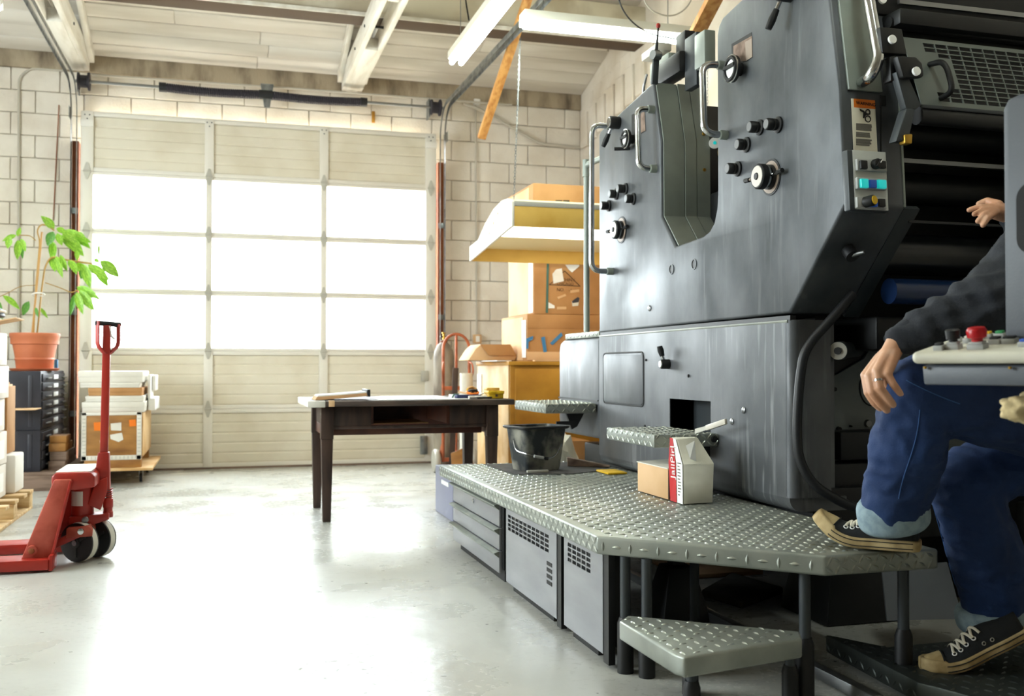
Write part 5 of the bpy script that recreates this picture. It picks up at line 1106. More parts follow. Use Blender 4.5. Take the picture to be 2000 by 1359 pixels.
# feet and lower frame below the covers
for y in (3.3, 4.9): pb('machine_foot', MB().hexa([(2.1, y-.16, 0), (2.42, y-.16, 0), (2.42, y+.16, 0), (2.1, y+.16, 0)], [(2.18, y-.09, .43), (2.36, y-.09, .43), (2.36, y+.09, .43), (2.18, y+.09, .43)]), 'pressblack', .01)
pb('levelling_foot', MB().hexa([(1.54, 3.32, 0), (1.74, 3.32, 0), (1.74, 3.52, 0), (1.54, 3.52, 0)], [(1.59, 3.37, .20), (1.69, 3.37, .20), (1.69, 3.47, .20), (1.59, 3.47, .20)]), 'pressblack', .008); pb('levelling_post', MB().box(1.615, 3.395, .20, 1.665, 3.445, .30), 'pressblack', .004); pb('levelling_beam', MB().box(1.50, 3.37, .29, 2.2, 3.47, .345), 'pressblack', .004)
for y in (3.30, 3.56): pb('mount_boss', MB().cyl((1.56, y, .28), (1.56, y+.07, .28), .032, 16), 'pressblack')
pb('base_frame', MB().box(2.05, 3.15, .30, 3.12, 5.5, .5), 'pressblack', .01); pb('drive_side_foot', MB().box(2.95, 2.7, 0, 3.2, 5.4, .42), 'pressblack', .01)
pb('rear_panel', MB().box(2.25, 3.40, .0, 3.1, 3.42, .32), 'pressblack')
# ================================================================== PLATFORM
DK = .415
deckp = [(1.122, 5.22), (1.122, 2.905), (1.615, 2.42), (1.99, 2.42), (1.99, 5.22)]
t = thing('platform', 'long diamond-plate platform with a cut corner beside the press', 'platform', (1.5, 4.0, 0)); o = t.location
dk = MB().prism(deckp, 2, DK-.058, DK).build('deck', 'alu', t, bev=.009, seg=3, w=o)
m_ = MB(); lugs(m_, (0, 0, DK), (1, 0, 0), (0, 1, 0), deckp, .036, ang=0); m_.build('deck_lugs', 'alulug', dk, w=o, kind='stuff')
m_ = MB(); h_ = .05
lugs(m_, (1.122, 5.22, DK-.054), (0, -1, 0), (0, 0, 1), [(0, 0), (2.315, 0), (2.315, h_), (0, h_)], .0255, .03, .009, .003, 60, .004)
e = V((1.615-1.122, 2.42-2.905, 0)); lugs(m_, (1.122, 2.905, DK-.054), e, (0, 0, 1), [(0, 0), (e.length, 0), (e.length, h_), (0, h_)], .045, .032, .011, .003, 0, .003)
lugs(m_, (1.615, 2.42, DK-.054), (1, 0, 0), (0, 0, 1), [(0, 0), (.37, 0), (.37, h_), (0, h_)], .0255, .03, .009, .003, 60, .004)
m_.build('edge_lugs', 'alulug', dk, w=o, kind='stuff')
def pleg(x, y, z=DK-.058, r=.0165, sl=.26):
    l = MB().cyl((x, y, 0), (x, y, z), r, 14).build('leg', 'pressdark', t, w=o)
    MB().lathe([(r+.009, 0), (r+.009, sl-.02), (r+.002, sl)], (x, y, 0), 14).build('leg_sleeve', 'black', l, w=o)
p_ = onZ(1357, 1240, 0)
for x, y in ((1.20, 2.86), (1.245, 2.80), (1.60, 3.19), (1.60, 2.50), (1.93, 2.50), (1.93, 5.1)): pleg(x, y, sl=.17 if y < 3 else .05)
# ---- drawer unit and vent boxes below the platform
UX = 1.165
t = thing('drawer_unit', 'low steel drawer unit with three drawers under the platform', 'drawers', (1.45, 4.6, 0)); o = t.location
y0, y1 = 4.15, 5.06
MB().box(UX+.01, y0, .06, 1.75, y1, .35).build('body', 'pressblack', t, bev=.003, w=o); MB().box(UX+.03, y0+.05, 0, 1.70, y1-.03, .06).build('plinth', 'black', t, w=o)
zz = [.045, .145, .245, .352]
for k in range(3):
    d = MB().box(UX-.004, y0+.02, zz[k], UX+.012, y1, zz[k+1]-.006).build('drawer', 'brushed', t, bev=.003, w=o)
    MB().prism([(UX-.004, zz[k+1]-.006), (UX-.026, zz[k+1]-.012), (UX-.026, zz[k+1]-.016), (UX-.004, zz[k+1]-.034)], 1, y0+.02, y1).build('lip_handle', 'alu', d, w=o, smooth=0)
MB().lathe([(.011, 0), (.011, .006), (.008, .008)], (UX-.004, 4.62, .30), 14, (-1, 0, 0)).build('lock', 'chrome', t, w=o)
MB().box(UX-.006, y0+.0, .352, UX+.02, y1, .357).build('top_rim', 'alu', t, w=o)
def ventbox(y0, y1, lb, vy0, vy1, vz0, vz1, nc, nr, extra=None):
    t = thing('vent_cabinet', lb, 'cabinet', (1.45, (y0+y1)/2, 0), group='vented steel cabinets under the platform'); o = t.location
    us = [-y1]; 
    cw = (vy1-vy0)/nc; us += [-vy1]
    for k in range(nc): us += [-vy1+k*cw+cw*.82, -vy1+(k+1)*cw]
    us += [-y0]; rh = (vz1-vz0)/nr; vs = [.035, vz0]
    for k in range(nr): vs += [vz0+k*rh+rh*.72, vz0+(k+1)*rh]
    vs += [.355]; nU = 2*nc
    MB().plate(us, vs, lambda i, j: 1 <= i <= nU and i % 2 == 1 and 1 <= j <= 2*nr and j % 2 == 1, (UX, 0, 0), (0, -1, 0), (0, 0, 1), .004).build('front_panel', 'brushed', t, w=o, smooth=0)
    MB().box(UX+.012, y0, .05, UX+.06, y1, .352).build('body', 'pressblack', t, bev=.003, w=o); MB().box(UX+.02, y0+.1, 0, UX+.055, y1-.03, .05).build('plinth', 'black', t, w=o)
    MB().box(UX-.002, y0-.045, .01, UX+.02, y0, .355).build('side_post', 'pressblack', t, w=o)
    if extra:
        for z in extra[2]: MB().box(UX-.0055, extra[0], z, UX+.001, extra[1], z+.014).build('vent_slot', 'pressblack', t, smooth=0, w=o)
ventbox(3.40, 4.06, 'bright steel cabinet with long vent grille, between drawers and end cabinet', 3.48, 4.03, .255, .325, 10, 4, (3.45, 3.51, (.14, .163, .186, .209)))
ventbox(2.95, 3.32, 'scuffed steel cabinet with short vent grille at the near end', 3.05, 3.28, .265, .335, 5, 4)
tag(MB().box(1.35, 5.90, 0, 1.60, 6.40, .30).build('grey_case', 'greybox', bev=.006), 'lilac grey case standing behind the far end of the platform', 'case')
tag(MB().box(1.45, 6.0, .3005, 1.47, 6.16, .307).build('pen', 'black', bev=.002), 'dark pen on top of the lilac grey case', 'pen')
tag(MB().box(1.345, 6.0, .20, 1.3495, 6.2, .225).build('case_label', 'paper', smooth=0), 'white label strip on the lilac grey case', 'label')
# ---- step
SZ = .205
sp = [onZ(1209, 1212, SZ), onZ(1226, 1201, SZ), onZ(1562, 1232, SZ), onZ(1567, 1246, SZ), onZ(1338, 1283, SZ), onZ(1316, 1276, SZ)]
sp = [(p[0], p[1]) for p in sp]
t = thing('step', 'low diamond-plate step in front of the platform corner', 'step', (1.3, 2.55, 0)); o = t.location
st = MB().prism(sp, 2, SZ-.055, SZ).build('tread', 'alu', t, bev=.008, seg=3, w=o)
m_ = MB(); lugs(m_, (0, 0, SZ), (1, 0, 0), (0, 1, 0), sp, .04, ang=10)
for i in range(len(sp)):
    a, b = V((*sp[i], SZ-.052)), V((*sp[(i+1) % len(sp)], SZ-.052)); L_ = (b-a).length
    if L_ > .1: lugs(m_, a, b-a, (0, 0, 1), [(0, 0), (L_, 0), (L_, .048), (0, .048)], .03, .028, .009, .003, 45, .005)
m_.build('tread_lugs', 'alulug', st, w=o, kind='stuff')
for x, y in ((1.215, 2.44), (1.545, 2.49), (1.30, 2.62)):
    l = MB().cyl((x, y, 0), (x, y, SZ-.055), .015, 12).build('leg', 'pressdark', t, w=o); MB().lathe([(.024, 0), (.024, .08), (.018, .10)], (x, y, 0), 12).build('leg_sleeve', 'black', l, w=o)
# ---- things on the platform
t = thing('bucket', 'black rectangular bucket with grey splashes and wire handle', 'bucket', (1.54, 4.83, .420)); 
def rring(w_, d_, z, r=.03): return [(x, y, z) for x, y in rrect(0, 0, w_, d_, r, 4)]
rings = [rring(.255, .17, .0), rring(.265, .18, .02), rring(.315, .225, .205), rring(.345, .255, .208, .04), rring(.345, .255, .222, .04), rring(.318, .228, .222), rring(.262, .178, .015)]
b = MB(); n = len(rings[0])
b.add([p for r in rings for p in r], [(i*n+j, i*n+(j+1) % n, (i+1)*n+(j+1) % n, (i+1)*n+j) for i in range(len(rings)-1) for j in range(n)]+[tuple(range(n)), tuple(range((len(rings)-1)*n, len(rings)*n))])
b.build('body', 'bucket', t, smooth=50)
MB().tube([p for p in rring(.350, .260, .2165, .04)], .0065, 8, closed=True).build('rim', 'dark', t)
MB().tube(fillet([(-.155, .02, .15), (-.165, -.02, .10), (-.13, -.115, .085), (0, -.125, .06), (.06, -.122, .07), (.11, -.118, .13)], .03), .0028, 6).build('wire_handle', 'chrome', t); MB().cyl((-.095, -.122, .077), (-.03, -.126, .067), .008, 10).build('handle_grip', 'btngrey', t); MB().cyl((-.02, -.13, .064), (.0, -.13, .062), .009, 10).build('handle_clip', 'black', t)
t.rotation_euler = (0, 0, math.radians(14)); t.scale = (.80, .86, 1.0)
tag(MB().prism([(1.35, 5.16), (1.37, 4.64), (1.65, 4.58), (1.90, 4.72), (1.92, 5.14)], 2, DK+.0035, DK+.0045).build('rubber_mat', 'mat', smooth=0), 'thin dark mat under the bucket', 'mat')
tag(MB().box(1.44, 4.655, DK+.005, 1.55, 4.675, DK+.018).build('scraper', 'hinge', bev=.003), 'small steel scraper lying in front of the bucket', 'scraper')
tag(MB().hexa([(1.74, 4.92, DK+.006), (1.93, 4.80, DK+.006), (1.95, 4.86, DK+.006), (1.76, 4.98, DK+.006)], [(1.74, 4.92, DK+.05), (1.93, 4.80, DK+.012), (1.95, 4.86, DK+.012), (1.76, 4.98, DK+.05)]).build('wood_wedge', 'oldwood', bev=.002), 'reddish wooden wedge behind the bucket', 'wedge')
tag(MB().box(1.80, 4.50, DK+.0035, 1.90, 4.66, DK+.012).build('yellow_pad', 'yellow', bev=.002), 'yellow strip at the foot of the press behind the bucket', 'strip')
t = thing('cardboard_carton', 'small scuffed brown carton on the platform against the press', 'carton', (1.755, 3.72, DK+.004)); o = t.location
c0, c1 = (1.682, 3.575), (1.682, 3.875)
MB().box(1.682, 3.578, DK+.004, 1.86, 3.875, DK+.125).build('box', 'cardl', t, bev=.004, w=o); MB().box(1.684, 3.573, DK+.008, 1.858, 3.579, DK+.12).build('end_flap', 'ink', t, w=o); MB().hexa([(1.680, 3.575, DK+.124), (1.862, 3.575, DK+.126), (1.862, 3.878, DK+.126), (1.680, 3.878, DK+.124)], [(1.680, 3.575, DK+.128), (1.862, 3.575, DK+.140), (1.862, 3.878, DK+.134), (1.680, 3.878, DK+.128)]).build('lid', 'whitebox', t, w=o, smooth=0)
# white paper bag with a red stripe
t = thing('paper_bag', 'white paper bag with a red printed stripe standing on the platform', 'bag', (1.75, 3.50, DK+.004)); o = t.location
z0 = DK+.004
B0 = [(1.687, 3.56), (1.687, 3.447), (1.812, 3.455), (1.812, 3.565)]; B1 = [(1.688, 3.565), (1.690, 3.44), (1.812, 3.45), (1.812, 3.57)]
bot = [V((x, y, z0)) for x, y in B0]; mid = [V((1.683, 3.567, z0+.15)), V((1.690, 3.455, z0+.15)), V((1.822, 3.462, z0+.15)), V((1.822, 3.567, z0+.15))]
top = [V((1.69, 3.567, z0+.245)), V((1.695, 3.525, z0+.24)), V((1.79, 3.535, z0+.245)), V((1.79, 3.568, z0+.245))]
bb = MB().hexa(bot, mid); bb.hexa(mid, top); bb.build('paper', 'bag', t, bev=.004, w=o, merge=.0005)
n_ = V((-1, 0, 0))
def side_q(u0, u1, name, m, d):                 # strip on the stripe side, from far edge fraction u0 to u1
    vs = []
    for ring in (bot, mid, top):
        for u in (u0, u1): vs.append(ring[0].lerp(ring[1], u)+n_*d)
    MB().add(vs, [(0, 1, 3, 2), (2, 3, 5, 4)]).build(name, m, t, w=o, smooth=0)
side_q(.02, .52, 'red_stripe', 'redprint', .0045); side_q(.56, .98, 'printed_side', 'paper', .0042)
pt = bot[0].lerp(bot[1], .30).lerp(mid[0].lerp(mid[1], .30), .55)+n_*.0055
text_mesh('stripe_text', 'JailPirl', .052, 'paper', t, frame(pt-o+V((0, 0, .07)), (0, .03, 1), (0, 1, 0)))
sm = MB()
for k in range(11):
    a = bot[0].lerp(bot[1], .66).lerp(mid[0].lerp(mid[1], .66), .2+.08*k)+n_*.0055; sm.box(a.x-.0003, a.y-random.uniform(.012, .03), a.z, a.x+.0003, a.y, a.z+.004)
sm.build('fine_print', 'textgrey', t, w=o, smooth=0)
MB().add([V((1.715, 3.452, z0+.17)), V((1.76, 3.470, z0+.155)), V((1.775, 3.53, z0+.238)), V((1.73, 3.535, z0+.238))], [(0, 1, 2, 3)]).build('fold', 'paper', t, w=o, smooth=0)
# putty knife on the tread
t = thing('putty_knife', 'steel-grey putty knife resting on the near side tread', 'putty knife', onX(1370, 838, 1.90)+V((0, 0, .01))); o = t.location
pa, pb_ = onX(1358, 843, 1.865), onX(1418, 823, 1.865); d_ = (pb_-pa)
MB().bar(pa+d_*.38, pb_, .012, .022, (0, .2, 1)).build('handle', 'puttyk', t, bev=.003, w=o); MB().hexa([pa+V((0, 0, -.008)), pa+d_*.4+V((0, 0, -.008)), pa+d_*.4+V((0, 0, .008)), pa+V((0, 0, .012))], [pa+V((-.002, 0, -.008)), pa+d_*.4+V((-.002, 0, -.008)), pa+d_*.4+V((-.002, 0, .008)), pa+V((-.002, 0, .012))]).build('blade', 'hinge', t, w=o, smooth=0)
# ---- below the platform: rail, debris, leaning sheet
tag(MB().bar((1.75, 4.5, .02), onZ(1715, 1370, .02)+V((0, 0, 0)), .035, .035).build('floor_rail', 'steel', bev=.003), 'long dark steel rail on the floor under the platform', 'rail')
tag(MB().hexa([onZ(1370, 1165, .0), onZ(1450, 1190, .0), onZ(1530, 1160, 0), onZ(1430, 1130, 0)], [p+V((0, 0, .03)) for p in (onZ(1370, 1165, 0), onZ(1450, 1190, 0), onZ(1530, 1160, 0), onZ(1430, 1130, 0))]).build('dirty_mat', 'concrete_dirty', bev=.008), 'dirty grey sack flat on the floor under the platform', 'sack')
tag(MB().box(1.98, 4.02, 0, 2.36, 4.6, .02).build('cardboard_flat', 'cardl', bev=.004), 'flattened brown cardboard on the floor under the platform', 'cardboard')
# lower tread plate at the right
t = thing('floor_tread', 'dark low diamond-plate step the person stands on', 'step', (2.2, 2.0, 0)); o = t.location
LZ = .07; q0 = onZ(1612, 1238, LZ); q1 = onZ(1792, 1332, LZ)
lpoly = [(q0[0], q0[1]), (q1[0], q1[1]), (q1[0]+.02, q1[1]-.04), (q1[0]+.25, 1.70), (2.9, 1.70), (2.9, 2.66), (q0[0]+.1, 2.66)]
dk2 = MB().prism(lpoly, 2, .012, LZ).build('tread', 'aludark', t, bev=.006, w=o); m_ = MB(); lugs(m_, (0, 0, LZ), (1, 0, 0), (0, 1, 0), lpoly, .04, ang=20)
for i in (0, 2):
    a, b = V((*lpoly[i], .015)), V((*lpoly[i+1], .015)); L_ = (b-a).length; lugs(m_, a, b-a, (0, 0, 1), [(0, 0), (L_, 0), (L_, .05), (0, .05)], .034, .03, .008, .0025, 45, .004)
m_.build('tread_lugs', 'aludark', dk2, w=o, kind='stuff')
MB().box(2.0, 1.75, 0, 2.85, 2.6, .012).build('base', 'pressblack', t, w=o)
a, b, c, d = onY(1722, 1105, 2.95), onY(1850, 1098, 2.95), onY(1880, 1208, 2.80), onY(1733, 1212, 2.80)
tag(MB().hexa([d, c, c+V((0, .006, 0)), d+V((0, .006, 0))], [a, b, b+V((0, .006, 0)), a+V((0, .006, 0))]).build('paper_board', 'consolegrey', smooth=0), 'white board toned grey for the shade, leaning under the platform behind the legs', 'board')  # white board, its shade is put into the grey colour
# ================================================================== CONSOLE at the right edge
t = thing('control_console', 'control console with cream panel, coloured buttons and upright grey screen', 'console', (1.75, 1.45, 0)); o = t.location
ca = math.radians(64); cu = V((math.cos(ca), -math.sin(ca), 0)); ch_ = V((math.sin(ca), math.cos(ca), 0)); tilt = math.radians(10)
cv = ch_*math.cos(tilt)+V((0, 0, math.sin(tilt))); cn = cu.cross(cv); c0 = onD(1778, 712, 2.10); CW_ = .75
FR = frame(c0, cu, cv)
MB(FR).prism(rrect(CW_/2, .105, CW_, .21, .016), 2, 0, .025).build('panel_top', 'consoletop', t, bev=.011, seg=4, w=o)
def HB(u, v, z): return c0+cu*u+ch_*v+V((0, 0, z))
MB().hexa([HB(.024, .010, -.042), HB(CW_-.03, .010, -.042), HB(CW_-.03, .20, -.042), HB(.024, .20, -.042)], [HB(.020, .010, -.003), HB(CW_-.03, .010, -.003), HB(CW_-.03, .20, .036), HB(.020, .20, .036)]).build('panel_box', 'consolegrey', t, bev=.004, w=o)
def cuv(x, y):                                 # photo pixel -> panel coordinates on the panel surface
    r = ray(x, y); pt = c0+cn*.025; k = (pt-CP).dot(cn)/r.dot(cn); q = CP+r*k-c0; return q.dot(cu), q.dot(cv)
def cbtn(x, y, w_, d_, m, h=.011):
    u, v = cuv(x, y); k_ = MB(FR).box(u-w_/2, v, .0245, u+w_/2, v+d_, .0245+h).build('button_base', 'btngrey', t, bev=.002, w=o)
    MB(FR).box(u-w_/2+.003, v+.003, .0245+h-.001, u+w_/2-.003, v+d_-.003, .0245+h+.005).build('button_cap', m, k_, bev=.0015, w=o); return u, v
cbtn(1831, 685, .020, .022, 'black'); cbtn(1940, 673, .024, .026, 'black'); cbtn(1968, 672, .028, .026, 'black'); cbtn(1997, 678, .02, .02, 'bluebtn'); cbtn(1950, 661, .022, .02, 'green'); cbtn(1978, 659, .022, .02, 'black'); cbtn(1928, 662, .016, .02, 'yellow'); cbtn(1886, 671, .014, .018, 'whitebox'); cbtn(1872, 668, .01, .012, 'bluebtn'); cbtn(1905, 664, .014, .016, 'cardl'); cbtn(2010, 661, .024, .022, 'btngrey')
u, v = cbtn(1858, 683, .028, .026, 'btngrey'); MB(FR).lathe([(.009, .035), (.009, .045), (.0135, .046), (.0145, .064), (.012, .066)], (u, v+.013, 0), 22).build('selector_knob', 'black', t, w=o)
u, v = cbtn(1904, 683, .034, .030, 'btngrey'); MB(FR).lathe([(.011, .035), (.011, .045), (.0185, .049), (.020, .062), (.016, .069)], (u, v+.015, 0), 26).build('emergency_stop', 'btnred', t, w=o)
for u in (.03, .20): MB().lathe([(.004, 0), (.003, .005)], HB(u, .004, -.004), 10, (0, 0, -1)).build('screw', 'brass', t, w=o)
r0 = ray(1967, 420); nn_ = ch_; base = c0+ch_*.135; k = (base-CP).dot(nn_)/r0.dot(nn_); su = (CP+r0*k-c0).dot(cu)
rz0 = ray(1980, 190); k2 = (base-CP).dot(nn_)/rz0.dot(nn_); zt = (CP+rz0*k2).z-c0.z
SF = frame(c0+ch_*.135, cu, (0, 0, 1))
sc = MB(SF).prism([(su, -.02), (su, zt-.025), (su+.010, zt-.006), (su+.03, zt), (CW_-.03, zt), (CW_-.03, -.02)], 2, -.016, .016).build('upright_screen', 'consolegrey', t, bev=.005, w=o)
MB(SF).prism(rrect(su+.06, .30, .07, .15, .034, 6), 2, .0155, .018).build('screen_cutout', 'black', sc, w=o)
pq = HB(.50, .08, 0); MB().box(pq.x-.06, pq.y-.06, 0, pq.x+.06, pq.y+.06, c0.z-.04).build('pedestal', 'consolegrey', t, bev=.006, w=o); MB().box(pq.x-.16, pq.y-.16, 0, pq.x+.16, pq.y+.16, .025).build('base_plate', 'pressdark', t, bev=.006, w=o)
# rag tucked below the console
t = thing('rag', 'crumpled cream cloth hanging below the console', 'rag', HB(.205, .06, -.086)); bm = bmesh.new(); bmesh.ops.create_icosphere(bm, subdivisions=4, radius=1)
for v in bm.verts:
    n_ = .35*noise.noise(v.co*1.7)+.18*noise.noise(v.co*4.1); v.co *= 1+n_; v.co = V((v.co.x*.05+.008, v.co.y*.04, v.co.z*.030))
me = bpy.data.meshes.new('cloth'); bm.to_mesh(me); bm.free(); me.polygons.foreach_set('use_smooth', [True]*len(me.polygons)); me.materials.append(M['rag']); ob = bpy.data.objects.new('cloth', me); COL.objects.link(ob); ob.parent = t
# ================================================================== PERSON (left side towards the viewer, one foot up on the platform)
D = onD
hipc = D(2085, 830, 2.78)
per = thing('person', 'person in dark hoodie and rolled jeans, one canvas shoe up on the platform', 'person', (hipc[0], hipc[1], .07)); QO = per.location
def blob(name, chains, m, voxel, par=per, smooth=4, disp=None, cuts=()):
    b = MB()
    for pts, rs in chains:
        pts = [V(p) for p in pts]; rs = rs if isinstance(rs, (list, tuple)) else [rs]*len(pts)
        # dense resample with round ends
        P_, R_ = [], []
        for i in range(len(pts)-1):
            n = max(3, int((pts[i+1]-pts[i]).length/.012))
            for k in range(n): P_.append(pts[i].lerp(pts[i+1], k/n)); R_.append(rs[i]+(rs[i+1]-rs[i])*k/n)
        P_.append(pts[-1]); R_.append(rs[-1])
        d0 = (P_[0]-P_[1]).normalized(); d1 = (P_[-1]-P_[-2]).normalized(); r0, r1 = R_[0], R_[-1]
        cs = [.35, .7, .92, .99]
        P_ = [P_[0]+d0*r0*c for c in cs[::-1]]+P_+[P_[-1]+d1*r1*c for c in cs]
        R_ = [r0*math.sqrt(1-c*c) for c in cs[::-1]]+R_+[r1*math.sqrt(1-c*c) for c in cs]
        b.tube(P_, R_, 16)
    o = b.build(name, m, par, w=QO)
    md = o.modifiers.new('r', 'REMESH'); md.mode = 'VOXEL'; md.voxel_size = voxel; md.adaptivity = 0
    ms = o.modifiers.new('s', 'SMOOTH'); ms.iterations = smooth; ms.factor = .5
    dg = bpy.context.evaluated_depsgraph_get(); dg.update()
    me = bpy.data.meshes.new_from_object(o.evaluated_get(dg)); o.modifiers.clear(); old = o.data; o.data = me; bpy.data.meshes.remove(old)
    if not me.materials: me.materials.append(M[m])
    if cuts:                                  # trim rounded ends so that a sleeve or trouser leg ends flat
        bm = bmesh.new(); bm.from_mesh(me); dv = []
        for v in bm.verts:
            for c, d, r in cuts:
                q = v.co+QO-c
                if q.dot(d) > 0 and q.length < r: dv.append(v); break
        bmesh.ops.delete(bm, geom=dv, context='VERTS'); bm.to_mesh(me); bm.free()
    if disp:
        nrm = [v.normal.copy() for v in me.vertices]
        for v, n_ in zip(me.vertices, nrm): v.co += n_*disp(v.co+QO)
    me.polygons.foreach_set('use_smooth', [True]*len(me.polygons)); return o
Lhip, Lknee, Lank = D(2070, 818, 2.68), D(1796, 768, 2.65), D(1745, 1015, 2.80)
Rhip, Rknee, Rank = D(2100, 850, 2.90), D(1885, 940, 2.86), D(1955, 1190, 2.93)
chest, belly, neck, head = D(2100, 540, 2.75), D(2095, 690, 2.77), D(2085, 400, 2.74), D(2090, 318, 2.74)
Lsh, Lelb, Lwr = D(2042, 470, 2.60), D(1945, 590, 2.53), D(1752, 666, 2.575)
Rsh, Relb, Rwr = D(2110, 462, 2.92), D(2050, 530, 3.02), D(1972, 418, 3.02)
# --- left hand draped over the knee
kn = [D(1733, 730, 2.522), D(1713, 725, 2.532), D(1698, 735, 2.548), D(1690, 733, 2.568)]
fing = [[kn[0], D(1744, 749, 2.515), D(1752, 760, 2.522), D(1758, 768, 2.530)],
        [kn[1], D(1718, 757, 2.520), D(1733, 776, 2.524), D(1744, 790, 2.532)],
        [kn[2], D(1704, 767, 2.535), D(1720, 788, 2.538), D(1732, 801, 2.546)],
        [kn[3], D(1695, 767, 2.556), D(1708, 787, 2.558), D(1719, 797, 2.566)]]
ch = []
for i, f in enumerate(fing):
    s = [.88, 1, 1, .95][i]; ch.append((f, [.0122*s, .0112*s, .0106*s, .0094*s]))
    ch.append(([Lwr+V((0, 0, -.008))+(kn[i]-Lwr)*.12, Lwr.lerp(kn[i], .55), kn[i]], [.021, .0175, .0125]))
ch.append(([D(1735, 690, 2.60), D(1722, 720, 2.625), D(1728, 748, 2.63), D(1737, 762, 2.628)], [.017, .013, .011, .009]))       # thumb on the far side of the knee
ch.append(([Lwr, D(1738, 690, 2.565), D(1722, 712, 2.55)], [.026, .024, .018]))
# --- right hand reaching into the press
rp = D(1945, 412, 3.0); 
for (x, y, d), (x2, y2, d2) in (((1915, 404, 2.99), (1893, 410, 3.0)), ((1918, 412, 2.97), (1903, 418, 2.96)), ((1922, 420, 2.95), (1910, 432, 2.94)), ((1928, 426, 2.94), (1920, 440, 2.93))):
    ch.append(([D(1950, 408, 3.0), D(x, y, d), D(x2, y2, d2)], [.015, .0105, .008]))
ch.append(([Rwr, rp], [.03, .026])); ch.append(([D(1950, 400, 3.0), D(1928, 392, 3.03), D(1912, 398, 3.04)], [.015, .011, .009]))
# --- body under the clothes
ch += [([Lsh, Lelb], [.048, .04]), ([Lelb, Lwr], [.042, .026]), ([Rsh, Relb], [.048, .04]), ([Relb, Rwr], [.042, .028]),
       ([hipc, belly, chest], [.12, .115, .125]), ([chest, neck, head], [.09, .055, .055]), ([Lsh, D(2090, 455, 2.75), Rsh], [.055, .075, .055]),
       ([Lhip, Lknee], [.075, .055]), ([Lknee, Lank], [.052, .038]), ([Rhip, Rknee], [.075, .055]), ([Rknee, Rank], [.052, .038]), ([Lhip, hipc, Rhip], [.09, .11, .09])]
hx = -RT; hz = V((0, 0, 1)); ff = (hx*.95+FW*.3).normalized(); sd = ff.cross(hz)   # face looks to the left into the press
ch += [([head+hz*.03-ff*.02, head+hz*.035+ff*.03], [.083, .078]), ([head-hz*.03+ff*.03, head-hz*.075+ff*.055], [.065, .035]), ([head+hz*.01+ff*.10, head-hz*.02+ff*.115], [.009, .013]),
       ([head+sd*.078+hz*.02, head+sd*.078-hz*.015], [.012, .009]), ([head-sd*.078+hz*.02, head-sd*.078-hz*.015], [.012, .009]), ([head-hz*.052+ff*.088+sd*.018, head-hz*.052+ff*.088-sd*.018], [.008, .008])]
blob('body', ch, 'skin', .003, smooth=2)
for sgn in (-1, 1):
    e = head+hz*.012+ff*.098+sd*.032*sgn; MB().lathe([(.002, .011), (.008, .009), (.011, 0), (.008, -.009), (.002, -.011)], e, 12, sd).build('eye', 'paper', per, w=QO); MB().lathe([(.005, 0), (.003, .0025)], e+ff*.0105, 10, ff).build('pupil', 'text', per, w=QO)
    MB().bar(e+hz*.022-sd*.016+ff*.004, e+hz*.024+sd*.016+ff*.004, .008, .006).build('eyebrow', 'hair', per, bev=.002, w=QO)
blob('hair', [([head+hz*.075-ff*.03, head+hz*.08+ff*.03], [.052, .045]), ([head+hz*.03-ff*.05, head-hz*.03-ff*.05], [.07, .045]), ([head+hz*.05+sd*.035, head+hz*.05-sd*.035], [.064, .064])], 'hair', .006)
for f, w_ in zip(fing, (.005, .006, .006, .006)):
    d_ = (f[-1]-f[-2]).normalized(); up_ = (V((0, 0, .35))-FW*.6-RT*.3); up_ = (up_-d_*up_.dot(d_)).normalized(); c = f[-1]+d_*.002+up_*.0055; sx = d_.cross(up_)
    MB(frame(c, sx, d_)).lathe([(.0015, .0022), (.004, .0016), (.0048, 0)], (0, 0, 0), 12).build('fingernail', 'nail', per, w=QO)
rg = fing[1][0].lerp(fing[1][1], .55); rd = (fing[1][1]-fing[1][0]).normalized()
MB().lathe([(.0105, -.003), (.0122, -.0025), (.0122, .0025), (.0105, .003)], rg, 24, rd, False, False).build('ring', 'chrome', per, w=QO, label='silver ring')
# --- clothes
def wr(a, b, s, f):
    def g(p):
        return a*noise.noise(V((p.x*f, p.y*f, p.z*f*.6)))+b*(1-abs(noise.noise(V((p.x*f*1.7+p.z*9, p.y*f*1.7, p.z*f*2.6)))*2))*.5
    return g
jl = [([Lhip, Lhip.lerp(Lknee, .5), Lknee+V((0, 0, .004))], [.118, .108, .096]), ([Lknee, Lknee.lerp(Lank, .45), D(1748, 990, 2.79)], [.094, .097, .088]),
      ([Rhip, Rhip.lerp(Rknee, .5), Rknee], [.118, .105, .092]), ([Rknee, Rknee.lerp(Rank, .5), D(1948, 1190, 2.93)], [.096, .097, .088]),
      ([Lhip, hipc, Rhip], [.125, .14, .125]), ([hipc, belly], [.14, .13])]
jeans = blob('jeans', jl, 'jeans', .0085, smooth=4, cuts=[(D(1746, 1003, 2.79), (Lank-Lknee).normalized(), .125), (D(1946, 1197, 2.93), (Rank-Rknee).normalized(), .14)], disp=wr(.012, .013, 0, 10))
def cuff(c0, c1, r, rd_):
    c0, c1 = V(c0), V(c1); n = 9; pts = [c0.lerp(c1, k/n) for k in range(n+1)]; rs = [(r*(1+.035*math.sin(math.pi*k/n))*q, rd_*(1+.035*math.sin(math.pi*k/n))*q) for k, q in zip(range(n+1), [.93, 1]+[1.02]*(n-3)+[1, .93])]
    b = MB().tube(pts, rs, 40, flat=RT, cap=True); return b
cuff(D(1741, 976, 2.785), D(1748, 1028, 2.80), .094, .084).build('rolled_cuff', 'cuff', per, w=QO, smooth=70, label='pale turned-up denim cuff')
